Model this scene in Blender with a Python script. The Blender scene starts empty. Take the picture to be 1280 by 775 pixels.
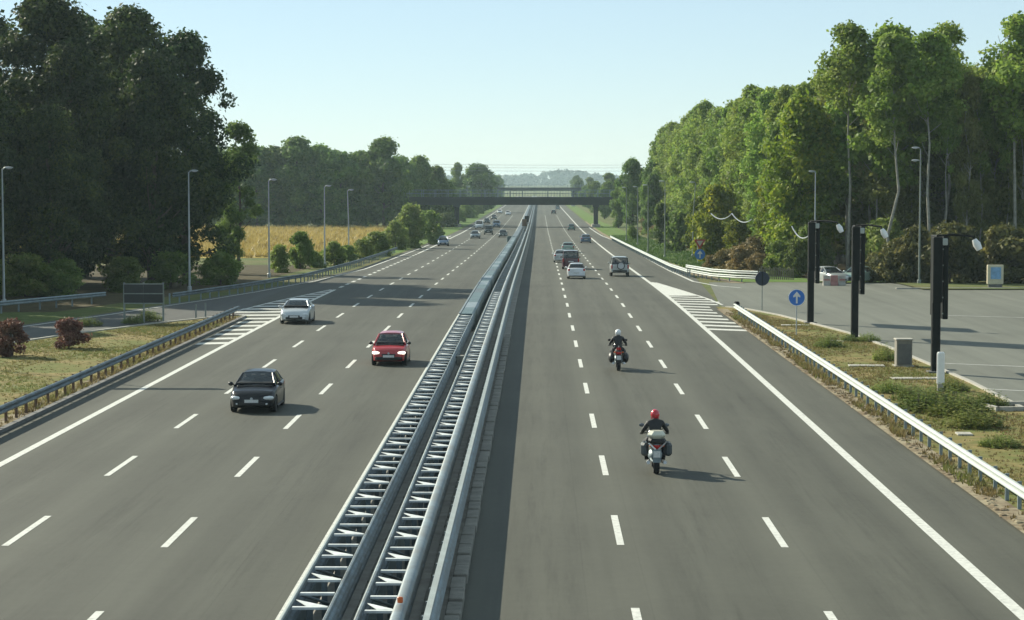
import bpy, bmesh, math, random
import numpy as np
from mathutils import Vector, Matrix

SC = bpy.context.scene
COL = SC.collection
R = math.radians
random.seed(7)
J0 = random.uniform

# ------------------------------------------------------------------ camera
CAM_H, F_PX, CX, CY = 8.5, 2750.0, 640.0, 387.5
VPX, VPY = 674.0, 223.0
PITCH = math.atan((CY - VPY) / F_PX)
YAW = math.atan((VPX - CX) / F_PX * math.cos(PITCH))
cam_d = bpy.data.cameras.new('camera')
cam = bpy.data.objects.new('camera', cam_d); COL.objects.link(cam)
cam.location = (0, 0, CAM_H)
cam.rotation_euler = (math.pi / 2 - PITCH, 0, YAW)
cam_d.sensor_width = 36.0
cam_d.lens = F_PX / 1280.0 * 36.0
cam_d.clip_start = 0.5
cam_d.clip_end = 20000
SC.camera = cam

# ------------------------------------------------------------------ light
SUN_DIR = Vector((1.34, -1.20, -1.0)).normalized()      # the way the light travels
SUN_EL = math.asin(-SUN_DIR.z)
SUN_AZ = math.atan2(-SUN_DIR.x, -SUN_DIR.y)             # from +Y, clockwise towards +X
world = bpy.data.worlds.new('World'); SC.world = world
world.use_nodes = True
wn = world.node_tree.nodes; wl = world.node_tree.links
wn.clear()
sky = wn.new('ShaderNodeTexSky'); sky.sky_type = 'NISHITA'
sky.sun_disc = False
sky.sun_elevation = SUN_EL
sky.sun_rotation = SUN_AZ % (2 * math.pi)
sky.altitude = 0; sky.air_density = 0.78; sky.dust_density = 0.0; sky.ozone_density = 3.2
bgn = wn.new('ShaderNodeBackground'); bgn.inputs[1].default_value = 0.077
wo = wn.new('ShaderNodeOutputWorld')
veil = wn.new('ShaderNodeMix'); veil.data_type = 'RGBA'; veil.inputs[0].default_value = 0.46
veil.inputs[7].default_value = (5.9, 7.3, 7.3, 1)
wl.new(sky.outputs[0], veil.inputs[6]); wl.new(veil.outputs[2], bgn.inputs[0]); wl.new(bgn.outputs[0], wo.inputs[0])
sun_d = bpy.data.lights.new('sun', 'SUN'); sun_d.energy = 5.0; sun_d.angle = R(0.53)
sun_d.color = (1.0, 0.94, 0.76)
sun = bpy.data.objects.new('sun', sun_d); COL.objects.link(sun)
sun.rotation_euler = SUN_DIR.to_track_quat('-Z', 'Y').to_euler()
sun.location = (-60, 60, 60)
SC.view_settings.view_transform = 'Standard'
SC.view_settings.look = 'None'
SC.view_settings.exposure = 0.66
SC.view_settings.gamma = 1.0
SC.view_settings.use_curve_mapping = False
SC.render.engine = 'CYCLES'
SC.cycles.use_denoising = True
SC.cycles.max_bounces = 8
SC.cycles.diffuse_bounces = 4
SC.cycles.glossy_bounces = 2
SC.cycles.transmission_bounces = 5
SC.cycles.transparent_max_bounces = 6
SC.cycles.volume_bounces = 0
SC.cycles.caustics_reflective = False
SC.cycles.caustics_refractive = False

# ------------------------------------------------------------------ road profile
_cy = [-100, 0, 130, 160, 200, 250, 320, 460, 530, 1000, 3000, 8000]
_ch = [0, 0, 0, -0.08, -0.5, -1.05, -1.7, -2.8, -3.1, -4.2, -5.5, -6.0]
GRID = [float(v) for v in list(range(-60, 1000, 10)) + [1000, 1100, 1300, 1600, 2000, 3000, 4500, 6900]]
GRIDH = []
for _g in GRID:
    GRIDH.append(float(np.mean(np.interp([_g + d for d in (-20, -10, 0, 10, 20)], _cy, _ch))))
def hz(y): return float(np.interp(y, GRID, GRIDH))

def ray(px, py):
    v = Vector(((px - CX) / F_PX, -(py - CY) / F_PX, -1.0))
    return cam.rotation_euler.to_matrix() @ v
def at(px, py, h=0.0):
    """point h metres above the ground that shows at photo pixel (px, py)"""
    d = ray(px, py); y = 100.0
    for _ in range(60):
        z = hz(y) + h
        t = (z - CAM_H) / d.z
        y = 0.5 * y + 0.5 * min(3000, t * d.y)
    t = y / d.y
    return Vector((d.x * t, y, hz(y)))
def x_at(px, Y):
    d = ray(px, 260); return d.x / d.y * Y

# ------------------------------------------------------------------ materials
MATS = {}
def lin(r, g, b):
    f = lambda c: (c / 255 / 12.92) if c / 255 <= 0.04045 else ((c / 255 + 0.055) / 1.055) ** 2.4
    return (f(r), f(g), f(b))
def mat(name, col, rough=0.6, metal=0.0, var=0.0, scale=3.0, bump=0.0, bscale=20.0, spec=0.5,
        col2=None, s2=0.5, emit=0.0, coat=0.0, objvar=0.0, dist=0.02, ramp2=(0.42, 0.58)):
    if name in MATS: return MATS[name]
    m = bpy.data.materials.new(name); m.use_nodes = True
    nt = m.node_tree; N = nt.nodes; L = nt.links
    p = N['Principled BSDF']
    p.inputs['Base Color'].default_value = (*col, 1)
    p.inputs['Roughness'].default_value = rough
    p.inputs['Metallic'].default_value = metal
    p.inputs['Specular IOR Level'].default_value = spec
    p.inputs['Coat Weight'].default_value = coat
    p.inputs['Coat Roughness'].default_value = 0.06
    if emit:
        p.inputs['Emission Color'].default_value = (*col, 1); p.inputs['Emission Strength'].default_value = emit
    geo = N.new('ShaderNodeNewGeometry')
    out = None
    if var or col2:
        n1 = N.new('ShaderNodeTexNoise'); n1.inputs['Scale'].default_value = scale
        n1.inputs['Detail'].default_value = 5; n1.inputs['Roughness'].default_value = 0.65
        L.new(geo.outputs['Position'], n1.inputs['Vector'])
        r = N.new('ShaderNodeValToRGB')
        r.color_ramp.elements[0].position = 0.3; r.color_ramp.elements[1].position = 0.7
        a = tuple(max(0, c * (1 - var)) for c in col); b = tuple(min(1, c * (1 + var)) for c in col)
        r.color_ramp.elements[0].color = (*a, 1); r.color_ramp.elements[1].color = (*b, 1)
        L.new(n1.outputs['Fac'], r.inputs[0]); out = r.outputs[0]
    if col2:
        n2 = N.new('ShaderNodeTexNoise'); n2.inputs['Scale'].default_value = s2
        n2.inputs['Detail'].default_value = 6; n2.inputs['Roughness'].default_value = 0.7
        L.new(geo.outputs['Position'], n2.inputs['Vector'])
        r2 = N.new('ShaderNodeValToRGB')
        r2.color_ramp.elements[0].position = ramp2[0]; r2.color_ramp.elements[1].position = ramp2[1]
        L.new(n2.outputs['Fac'], r2.inputs[0])
        mx = N.new('ShaderNodeMix'); mx.data_type = 'RGBA'
        L.new(r2.outputs[0], mx.inputs[0]); L.new(out, mx.inputs[6]); mx.inputs[7].default_value = (*col2, 1)
        out = mx.outputs[2]
    if out is not None: L.new(out, p.inputs['Base Color'])
    if bump:
        nb = N.new('ShaderNodeTexNoise'); nb.inputs['Scale'].default_value = bscale; nb.inputs['Detail'].default_value = 4
        L.new(geo.outputs['Position'], nb.inputs['Vector'])
        bp = N.new('ShaderNodeBump'); bp.inputs['Strength'].default_value = bump; bp.inputs['Distance'].default_value = dist
        L.new(nb.outputs['Fac'], bp.inputs['Height']); L.new(bp.outputs[0], p.inputs['Normal'])
    MATS[name] = m
    return m

def asphalt(name, base, lanes=None):
    m = bpy.data.materials.new(name); m.use_nodes = True
    nt = m.node_tree; N = nt.nodes; L = nt.links; p = N['Principled BSDF']
    p.inputs['Roughness'].default_value = 0.78; p.inputs['Specular IOR Level'].default_value = 0.22
    geo = N.new('ShaderNodeNewGeometry')
    def noise(scale, vec=None, det=4, rough=0.6):
        n = N.new('ShaderNodeTexNoise'); n.inputs['Scale'].default_value = scale; n.inputs['Detail'].default_value = det
        n.inputs['Roughness'].default_value = rough
        L.new(vec if vec else geo.outputs['Position'], n.inputs['Vector']); return n.outputs['Fac']
    def math_(op, a, b=None, c=None):
        n = N.new('ShaderNodeMath'); n.operation = op
        for i, v in enumerate((a, b, c)):
            if v is None: continue
            if isinstance(v, (int, float)): n.inputs[i].default_value = v
            else: L.new(v, n.inputs[i])
        return n.outputs[0]
    mp = N.new('ShaderNodeMapping'); mp.inputs['Scale'].default_value = (0.9, 0.018, 1)
    L.new(geo.outputs['Position'], mp.inputs['Vector'])
    streak = noise(1.0, mp.outputs[0], 5)
    patch = noise(0.11, None, 4)
    fine = noise(38.0, None, 3, 0.8)
    mid = noise(3.0, None, 5, 0.75)
    v = math_('MULTIPLY_ADD', math_('SUBTRACT', streak, 0.5), 0.75, 1.0)
    v = math_('MULTIPLY_ADD', math_('SUBTRACT', patch, 0.5), 0.45, v)
    v = math_('MULTIPLY_ADD', math_('SUBTRACT', fine, 0.5), 0.55, v)
    v = math_('MULTIPLY_ADD', math_('SUBTRACT', mid, 0.5), 0.30, v)
    if lanes is not None:
        sx = N.new('ShaderNodeSeparateXYZ'); L.new(geo.outputs['Position'], sx.inputs[0])
        ph = math_('MULTIPLY', math_('SUBTRACT', sx.outputs[0], lanes), 2 * math.pi / 3.75)
        c = math_('COSINE', ph)                    # 1 on the paint, -1 in mid lane: oil drip band
        v = math_('MULTIPLY_ADD', c, 0.065, v)
        c2 = math_('COSINE', math_('MULTIPLY', ph, 2.0))
        v = math_('MULTIPLY_ADD', c2, 0.065, v)
        # drips and rubber in mid lane, broken up along the lane
        drip = N.new('ShaderNodeMapping'); drip.inputs['Scale'].default_value = (3.0, 0.12, 1); L.new(geo.outputs['Position'], drip.inputs['Vector'])
        dn = noise(1.0, drip.outputs[0], 6, 0.75)
        lane = math_('MULTIPLY', math_('SUBTRACT', 1.0, c), 0.5)
        v = math_('SUBTRACT', v, math_('MULTIPLY', math_('MULTIPLY', lane, math_('MAXIMUM', math_('SUBTRACT', dn, 0.48), 0.0)), 1.3))
        # paving joints along and across
        jl = math_('ABSOLUTE', math_('SUBTRACT', math_('FRACT', math_('MULTIPLY', math_('ADD', sx.outputs[0], 0.28), 1 / 3.75)), 0.5))
        v = math_('SUBTRACT', v, math_('MULTIPLY', math_('LESS_THAN', math_('ABSOLUTE', math_('SUBTRACT', jl, 0.17)), 0.004), 0.10))
        rep_ = noise(0.035, None, 1); v = math_('SUBTRACT', v, math_('MULTIPLY', math_('GREATER_THAN', rep_, 0.60), 0.045))
    mx = N.new('ShaderNodeMix'); mx.data_type = 'RGBA'; mx.blend_type = 'MULTIPLY'; mx.inputs[0].default_value = 1
    mx.inputs[6].default_value = (*base, 1)
    cb = N.new('ShaderNodeCombineColor')
    for i in range(3): L.new(v, cb.inputs[i])
    L.new(cb.outputs[0], mx.inputs[7])
    L.new(mx.outputs[2], p.inputs['Base Color'])
    bp = N.new('ShaderNodeBump'); bp.inputs['Strength'].default_value = 0.5; bp.inputs['Distance'].default_value = 0.008
    L.new(fine, bp.inputs['Height']); L.new(bp.outputs[0], p.inputs['Normal'])
    MATS[name] = m
    return m

def leaf_mat(name, col, warm, trans=0.35, objvar=0.25):
    m = bpy.data.materials.new(name); m.use_nodes = True
    nt = m.node_tree; N = nt.nodes; L = nt.links; p = N['Principled BSDF']; out = N['Material Output']
    at_ = N.new('ShaderNodeAttribute'); at_.attribute_name = 'tone'
    r = N.new('ShaderNodeValToRGB')
    r.color_ramp.elements[0].color = (*[c * 0.55 for c in col], 1)
    r.color_ramp.elements[1].color = (*warm, 1)
    e = r.color_ramp.elements.new(0.5); e.color = (*col, 1)
    L.new(at_.outputs['Fac'], r.inputs[0])
    oi = N.new('ShaderNodeObjectInfo')
    hs = N.new('ShaderNodeHueSaturation')
    mr = N.new('ShaderNodeMapRange'); mr.inputs[3].default_value = 1 - objvar; mr.inputs[4].default_value = 1 + objvar
    L.new(oi.outputs['Random'], mr.inputs[0]); L.new(mr.outputs[0], hs.inputs['Value'])
    mh = N.new('ShaderNodeMapRange'); mh.inputs[3].default_value = 0.485; mh.inputs[4].default_value = 0.515
    ml = N.new('ShaderNodeMath'); ml.operation = 'FRACT'
    mm = N.new('ShaderNodeMath'); mm.operation = 'MULTIPLY'; mm.inputs[1].default_value = 7.31
    L.new(oi.outputs['Random'], mm.inputs[0]); L.new(mm.outputs[0], ml.inputs[0]); L.new(ml.outputs[0], mh.inputs[0])
    L.new(mh.outputs[0], hs.inputs['Hue'])
    L.new(r.outputs[0], hs.inputs['Color'])
    L.new(hs.outputs[0], p.inputs['Base Color'])
    p.inputs['Roughness'].default_value = 0.6; p.inputs['Specular IOR Level'].default_value = 0.2
    tr = N.new('ShaderNodeBsdfTranslucent'); L.new(hs.outputs[0], tr.inputs[0])
    ms = N.new('ShaderNodeMixShader'); ms.inputs[0].default_value = trans
    L.new(p.outputs[0], ms.inputs[1]); L.new(tr.outputs[0], ms.inputs[2]); L.new(ms.outputs[0], out.inputs[0])
    MATS[name] = m
    return m

M_ROAD_R = asphalt('asphalt_right', (0.078, 0.079, 0.063), lanes=1.91)
M_ROAD_L = asphalt('asphalt_left', (0.071, 0.073, 0.059), lanes=-8.62)
M_PARK = asphalt('asphalt_car_park', (0.140, 0.145, 0.122))
M_RAMP = asphalt('asphalt_ramp', (0.085, 0.086, 0.080))
M_PAINT = mat('road_paint', (0.56, 0.565, 0.52), 0.75, var=0.16, scale=5, bump=0.2, bscale=40, col2=(0.32, 0.32, 0.30), s2=7.0, ramp2=(0.52, 0.72))
M_PAINT_W = mat('worn_paint', (0.44, 0.44, 0.42), 0.75, var=0.25, scale=2.5)
M_CONC = mat('concrete', (0.36, 0.345, 0.30), 0.85, var=0.2, scale=4, bump=0.3, bscale=30)
M_CONC_D = mat('concrete_dark', (0.13, 0.13, 0.125), 0.9, var=0.25, scale=2, bump=0.3, bscale=12)
M_MEDIAN = mat('median_concrete', (0.30, 0.285, 0.25), 0.9, var=0.25, scale=1.5, bump=0.4, bscale=25)
M_GRASS = mat('verge_grass', (0.090, 0.120, 0.034), 0.95, var=0.35, scale=1.2, bump=0.8, bscale=8, spec=0.15,
              col2=(0.130, 0.125, 0.050), s2=0.12, dist=0.1)
M_GREEN = mat('green_grass', (0.085, 0.165, 0.030), 0.95, var=0.3, scale=0.8, bump=0.8, bscale=6, spec=0.15,
              col2=(0.12, 0.16, 0.04), s2=0.25, dist=0.1)
M_DRY = mat('dry_grass', (0.215, 0.170, 0.072), 0.95, var=0.35, scale=1.5, bump=0.5, bscale=9, spec=0.1,
            col2=(0.125, 0.140, 0.042), s2=0.30, dist=0.05)
M_DIRT = mat('dirt', (0.17, 0.130, 0.085), 0.95, var=0.35, scale=3, bump=0.8, bscale=14, spec=0.1,
             col2=(0.30, 0.26, 0.18), s2=1.0)
M_FIELD = mat('field_crop', (0.46, 0.36, 0.10), 0.95, var=0.25, scale=0.3, bump=0.9, bscale=3, spec=0.1,
              col2=(0.30, 0.25, 0.07), s2=0.05, dist=0.2)
M_STEEL = mat('galvanised_steel', (0.135, 0.180, 0.205), 0.55, metal=0.35, var=0.22, scale=3, col2=(0.09, 0.11, 0.115), s2=1.3)
M_STEEL_M = mat('median_steel', (0.20, 0.25, 0.275), 0.55, metal=0.3, var=0.2, scale=2, col2=(0.18, 0.20, 0.20), s2=0.9)
M_STEEL_L = mat('galvanised_steel_bright', (0.38, 0.42, 0.40), 0.6, metal=0.15, var=0.15, scale=2, col2=(0.35, 0.38, 0.36), s2=0.8)
M_RUNG_LIT = mat('sunlit_zinc', (0.60, 0.63, 0.62), 0.6, var=0.22, scale=4)  # sunlight on rungs and brace plates put into the colour
M_STEEL_D = mat('weathered_steel', (0.22, 0.27, 0.29), 0.55, metal=0.4, var=0.2, scale=3)
M_RUST = mat('rusty_steel', (0.14, 0.085, 0.055), 0.8, metal=0.2, var=0.3, scale=9)
M_TEAL = mat('green_panel', (0.085, 0.135, 0.140), 0.5, metal=0.2, var=0.25, scale=1.2)
M_DARKMET = mat('dark_painted_metal', (0.010, 0.012, 0.012), 0.7, var=0.2, scale=4, spec=0.15)
M_POLE = mat('lamp_pole_metal', (0.42, 0.45, 0.46), 0.5, metal=0.4, var=0.1, scale=5)
M_POLE_G = mat('old_pole_metal', (0.22, 0.25, 0.23), 0.6, metal=0.3, var=0.15, scale=5)
M_WHITE = mat('white_plastic', (0.78, 0.78, 0.76), 0.45, var=0.05, scale=8)
M_BLACK = mat('black_plastic', (0.012, 0.012, 0.013), 0.5, var=0.2, scale=10)
M_TYRE = mat('tyre_rubber', (0.014, 0.014, 0.014), 0.85, var=0.25, scale=15)
M_RIM = mat('alloy', (0.45, 0.46, 0.47), 0.35, metal=0.7, var=0.08, scale=12)
M_GLASS = mat('car_glass', (0.016, 0.026, 0.032), 0.06, spec=0.9, var=0.4, scale=2.5)
M_GLASS.node_tree.nodes['Principled BSDF'].inputs['Alpha'].default_value = 0.58
M_SEAT = mat('seat_fabric', (0.060, 0.062, 0.066), 0.9, var=0.25, scale=9)
M_TRIM = mat('dashboard', (0.022, 0.022, 0.024), 0.8, var=0.2, scale=7)
M_LAMPG = mat('lamp_glass', (0.72, 0.74, 0.74), 0.12, spec=0.8, var=0.08, scale=9)
M_RED_L = mat('tail_lamp_red', (0.42, 0.012, 0.010), 0.2, var=0.1, scale=9)
M_AMBER = mat('amber_reflector', (0.62, 0.13, 0.03), 0.35, var=0.1, scale=9)
M_SIGNB = mat('sign_blue', (0.030, 0.170, 0.60), 0.4, var=0.06, scale=6)
M_SIGNW = mat('sign_white', (0.72, 0.72, 0.72), 0.4, var=0.05, scale=6)
M_SIGNR = mat('sign_red', (0.38, 0.04, 0.045), 0.45, var=0.08, scale=6)
M_NAVY = mat('sign_navy', (0.012, 0.022, 0.045), 0.5, var=0.15, scale=4)
M_BARK = mat('bark', (0.085, 0.070, 0.052), 0.95, var=0.35, scale=5, bump=0.8, bscale=18)
M_BARK_P = mat('poplar_bark', (0.27, 0.26, 0.22), 0.9, var=0.35, scale=2.5, bump=0.6, bscale=14)
M_PLATE = mat('number_plate', (0.62, 0.62, 0.60), 0.5, var=0.2, scale=30)
M_SKIN = mat('skin', (0.42, 0.25, 0.18), 0.6, var=0.08, scale=20)
M_JACKET = mat('black_jacket', (0.012, 0.013, 0.015), 0.6, var=0.3, scale=12, bump=0.4, bscale=18)
M_JEANS = mat('dark_trousers', (0.020, 0.022, 0.028), 0.8, var=0.3, scale=14)
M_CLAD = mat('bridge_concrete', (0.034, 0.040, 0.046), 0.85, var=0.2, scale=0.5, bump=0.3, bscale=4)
M_CREAM = mat('cream_panel', (0.55, 0.50, 0.36), 0.6, var=0.08, scale=4)
M_SCREEN = mat('blue_poster', (0.16, 0.32, 0.52), 0.4, var=0.3, scale=3.0)
M_WOOD = mat('grey_wood', (0.17, 0.145, 0.11), 0.9, var=0.25, scale=6, bump=0.4, bscale=20)

L_DARK = leaf_mat('leaf_dark', (0.032, 0.062, 0.018), (0.120, 0.160, 0.034), 0.40)
L_POP = leaf_mat('leaf_poplar', (0.175, 0.265, 0.042), (0.310, 0.370, 0.085), 0.50, 0.30)
L_POPD = leaf_mat('leaf_poplar_inner', (0.185, 0.215, 0.060), (0.290, 0.300, 0.100), 0.50)
L_WEED = leaf_mat('leaf_weed', (0.190, 0.250, 0.060), (0.300, 0.300, 0.100), 0.5)
L_MID = leaf_mat('leaf_mid', (0.120, 0.205, 0.044), (0.235, 0.315, 0.075), 0.50)
L_YEL = leaf_mat('leaf_yellowgreen', (0.165, 0.230, 0.022), (0.340, 0.340, 0.032), 0.50)
L_SHRUB = leaf_mat('leaf_shrub', (0.150, 0.225, 0.046), (0.270, 0.310, 0.085), 0.50)
L_OLIVE = leaf_mat('leaf_olive', (0.110, 0.120, 0.036), (0.200, 0.180, 0.055), 0.45)
L_RED = leaf_mat('leaf_red', (0.150, 0.068, 0.050), (0.270, 0.150, 0.095), 0.35, 0.1)
L_BROWN = leaf_mat('leaf_dry', (0.210, 0.160, 0.065), (0.290, 0.230, 0.100), 0.35)
L_FAR = leaf_mat('leaf_far', (0.040, 0.066, 0.036), (0.055, 0.085, 0.042), 0.1)

# ------------------------------------------------------------------ mesh helpers
class MB:
    def __init__(s): s.v = []; s.f = []
    def quad_strip(s, rings, closed=True, cap=True):
        n = len(rings[0]); b = len(s.v)
        for r in rings: s.v += [tuple(p) for p in r]
        m = n if closed else n - 1
        for i in range(len(rings) - 1):
            for j in range(m):
                k = (j + 1) % n
                s.f.append((b + i * n + j, b + i * n + k, b + (i + 1) * n + k, b + (i + 1) * n + j))
        if cap and closed:
            s.f.append(tuple(b + j for j in reversed(range(n))))
            e = b + (len(rings) - 1) * n
            s.f.append(tuple(e + j for j in range(n)))
        return s
    def box(s, c, d, rz=0.0, rx=0.0, ry=0.0, bev=0.0):
        x, y, z = d[0] / 2, d[1] / 2, d[2] / 2
        M = Matrix.Translation(c) @ Matrix.Rotation(rz, 4, 'Z') @ Matrix.Rotation(ry, 4, 'Y') @ Matrix.Rotation(rx, 4, 'X')
        if bev:
            b = min(bev, x * .9, y * .9, z * .9)
            def ring(zz, ix):
                return [M @ Vector(p) for p in ((-x + ix + b, -y + ix, zz), (x - ix - b, -y + ix, zz), (x - ix, -y + ix + b, zz), (x - ix, y - ix - b, zz),
                                                (x - ix - b, y - ix, zz), (-x + ix + b, y - ix, zz), (-x + ix, y - ix - b, zz), (-x + ix, -y + ix + b, zz))]
            return s.quad_strip([ring(-z, b * .7), ring(-z + b, 0), ring(z - b, 0), ring(z, b * .7)])
        r0 = [M @ Vector(p) for p in ((-x, -y, -z), (x, -y, -z), (x, y, -z), (-x, y, -z))]
        r1 = [M @ Vector(p) for p in ((-x, -y, z), (x, -y, z), (x, y, z), (-x, y, z))]
        return s.quad_strip([r0, r1])
    def tube(s, pts, rad, n=8, cap=True):
        pts = [Vector(p) for p in pts]
        if not isinstance(rad, (list, tuple)): rad = [rad] * len(pts)
        rings = []; prev = None
        for i, p in enumerate(pts):
            if i == 0: t = pts[1] - p
            elif i == len(pts) - 1: t = p - pts[i - 1]
            else: t = pts[i + 1] - pts[i - 1]
            t.normalize()
            a = prev if prev is not None else (Vector((0, 0, 1)) if abs(t.z) < 0.9 else Vector((1, 0, 0)))
            u = (a - t * a.dot(t)).normalized(); prev = u
            w = t.cross(u)
            rings.append([p + (u * math.cos(k * 2 * math.pi / n) + w * math.sin(k * 2 * math.pi / n)) * rad[i] for k in range(n)])
        return s.quad_strip(rings, True, cap)
    def lathe(s, prof, c=(0, 0, 0), axis='Z', n=16):
        """prof: (radius, along-axis) pairs"""
        c = Vector(c); rings = []
        for r, a in prof:
            ring = []
            for k in range(n):
                ca, sa = math.cos(k * 2 * math.pi / n) * r, math.sin(k * 2 * math.pi / n) * r
                ring.append(c + Vector({'Z': (ca, sa, a), 'X': (a, ca, sa), 'Y': (sa, a, ca)}[axis]))
            rings.append(ring)
        return s.quad_strip(rings)
    def ell(s, c, r, n=10, m=6, M=None):
        rings = []
        for i in range(m + 1):
            th = math.pi * (0.04 + 0.92 * i / m) - math.pi / 2
            ring = []
            for k in range(n):
                p = Vector((math.cos(k * 2 * math.pi / n) * math.cos(th) * r[0], math.sin(k * 2 * math.pi / n) * math.cos(th) * r[1], math.sin(th) * r[2]))
                if M is not None: p = M @ p
                ring.append(Vector(c) + p)
            rings.append(ring)
        return s.quad_strip(rings)
    def prism(s, pts, thick, axis='Y', c=(0, 0, 0)):
        """2-D outline (u, v) extruded thick along axis, centred on c"""
        c = Vector(c); h = thick / 2
        def mk(u, v, a): return c + Vector({'Y': (u, a, v), 'X': (a, u, v), 'Z': (u, v, a)}[axis])
        return s.quad_strip([[mk(u, v, -h) for u, v in pts], [mk(u, v, h) for u, v in pts]])
    def mesh(s, name='m', smooth=None):
        me = bpy.data.meshes.new(name); me.from_pydata([tuple(p) for p in s.v], [], s.f); me.update()
        bm = bmesh.new(); bm.from_mesh(me); bmesh.ops.recalc_face_normals(bm, faces=bm.faces[:]); bm.to_mesh(me); bm.free()
        if smooth:
            me.polygons.foreach_set('use_smooth', [True] * len(me.polygons))
            me.set_sharp_from_angle(angle=R(smooth))
        return me
    def build(s, name, m, parent=None, smooth=None, loc=None):
        me = s.mesh(name, smooth); me.materials.append(m)
        return link(name, me, parent, loc)
def link(name, me, parent=None, loc=None, rz=None):
    o = bpy.data.objects.new(name, me); COL.objects.link(o)
    if parent: o.parent = parent
    if loc is not None: o.location = loc
    if rz is not None: o.rotation_euler.z = rz
    return o
def tag(o, label=None, cat=None, group=None, kind=None):
    if label: o['label'] = label
    if cat: o['category'] = cat
    if group: o['group'] = group
    if kind: o['kind'] = kind
    return o
def thing(name, label, cat, loc=(0, 0, 0), rz=0.0, group=None):
    o = bpy.data.objects.new(name, None); COL.objects.link(o)
    o.empty_display_size = 0.2; o.location = loc; o.rotation_euler.z = rz
    return tag(o, label, cat, group)

def strip(name, left, right, y0, y1, dz, m, kind='structure', parent=None, step=None):
    """ground sheet between two x(y) polylines, following the road profile"""
    ly, lx = zip(*sorted((y, x) for x, y in left)); ry, rx = zip(*sorted((y, x) for x, y in right))
    ys = sorted(set([y0, y1] + [g for g in GRID if y0 < g < y1] + [y for y in ly if y0 < y < y1] + [y for y in ry if y0 < y < y1]))
    v = []; f = []
    for y in ys:
        z = hz(y) + dz
        v += [(float(np.interp(y, ly, lx)), y, z), (float(np.interp(y, ry, rx)), y, z)]
    for i in range(len(ys) - 1): f.append((2 * i, 2 * i + 1, 2 * i + 3, 2 * i + 2))
    me = bpy.data.meshes.new(name); me.from_pydata(v, [], f); me.materials.append(m)
    o = link(name, me, parent)
    if parent is None and kind: o['kind'] = kind
    return o
def path_pts(path, step=10.0):
    out = []
    for (x0, y0), (x1, y1) in zip(path[:-1], path[1:]):
        n = max(1, int(math.hypot(x1 - x0, y1 - y0) / step))
        for k in range(n): out.append((x0 + (x1 - x0) * k / n, y0 + (y1 - y0) * k / n))
    out.append(path[-1]); return out
def sweep(name, prof, path, m, parent=None, closed=True, base=None, smooth=None, step=10.0, off=Vector((0, 0, 0)), zo=0.0):
    """profile (u to the right of travel, v up) swept along a ground path"""
    mb = MB(); P = path_pts(path, step); rings = []
    for i, (x, y) in enumerate(P):
        a = P[max(0, i - 1)]; b = P[min(len(P) - 1, i + 1)]
        d = Vector((b[0] - a[0], b[1] - a[1], 0)).normalized(); r = Vector((d.y, -d.x, 0))
        c = Vector((x, y, hz(y) + zo)) - off
        rings.append([c + r * u + Vector((0, 0, v)) for u, v in prof])
    mb.quad_strip(rings, closed, closed)
    return mb.build(name, m, parent, smooth)

# ================================================================== SETTING
def xy(px, py, h=0.0):
    p = at(px, py, h); return (p.x, p.y)
X_R1, X_R2, X_R3 = 1.91, 5.66, 9.41
X_L1, X_L2, X_L3 = -8.62, -12.37, -16.0
X_IN_L, X_IN_R = -5.0, -1.70
FAR = 1600.0

# ground as one sheet to the horizon
strip('ground', [(-3900, -40), (-3900, 6800)], [(3900, -40), (3900, 6800)], -40, 6800, 0.0, M_GRASS)
DZ_ROAD, DZ_PAINT = 0.012, 0.018

# right carriageway with its widening towards the slip lane
slip_line = [xy(930, 360), xy(900, 357.5), xy(870, 352), xy(840, 338.5), xy(800, 317), xy(770, 301), (12.3, 420.0), (12.0, 520.0)]
EDGE_R = [(11.75, -20), (11.75, 140.0)]
road_r = strip('road', [(-1.56, -20), (-1.56, FAR)], [(11.75, -20), (11.75, 145), (12.1, 147), (14.4, 205), (13.6, 260), (12.8, 330), (12.4, 600), (12.4, FAR)], -20, FAR, DZ_ROAD, M_ROAD_R)
# left carriageway, with the exit lane
ramp_left = [(-46, 86), (-37, 104), (-32, 119), (-27.6, 137.5), (-24.1, 156), (-22.4, 168), (-20.2, 190), (-18.6, 225), (-18.2, 300), (-17.6, 420), (-17.4, FAR)]
road_l = strip('road', [(-17.95, -20), (-17.95, 136), (-19.6, 150), (-20.2, 190), (-18.6, 225), (-18.2, 300), (-17.6, 420), (-17.4, FAR)], [(-4.72, -20), (-4.72, FAR)], -20, FAR, DZ_ROAD, M_ROAD_L)
strip('slip_road', ramp_left[:7], [(-34, 86), (-29.0, 104), (-25.8, 117), (-22.6, 127), (-19.2, 135.5), (-17.9, 136), (-18.6, 150), (-19.6, 190)], 86, 190, DZ_ROAD - 0.004, M_RAMP)
strip('median_strip', [(-4.72, -20), (-4.72, FAR)], [(-1.56, -20), (-1.56, FAR)], -20, FAR, 0.020, M_MEDIAN)

# car park of the service area
park_near = [(18.3, 60), (17.75, 80), (17.9, 91), (17.75, 100), (17.5, 110), (16.9, 120.5), (16.0, 127.7), (14.9, 136), (13.4, 143.4), (12.2, 146.5), (12.3, 150), (14.5, 188)]
strip('car_park', park_near, [(75, 60), (75, 172), (19, 190)], 60, 188, DZ_ROAD - 0.004, M_PARK)

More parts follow.
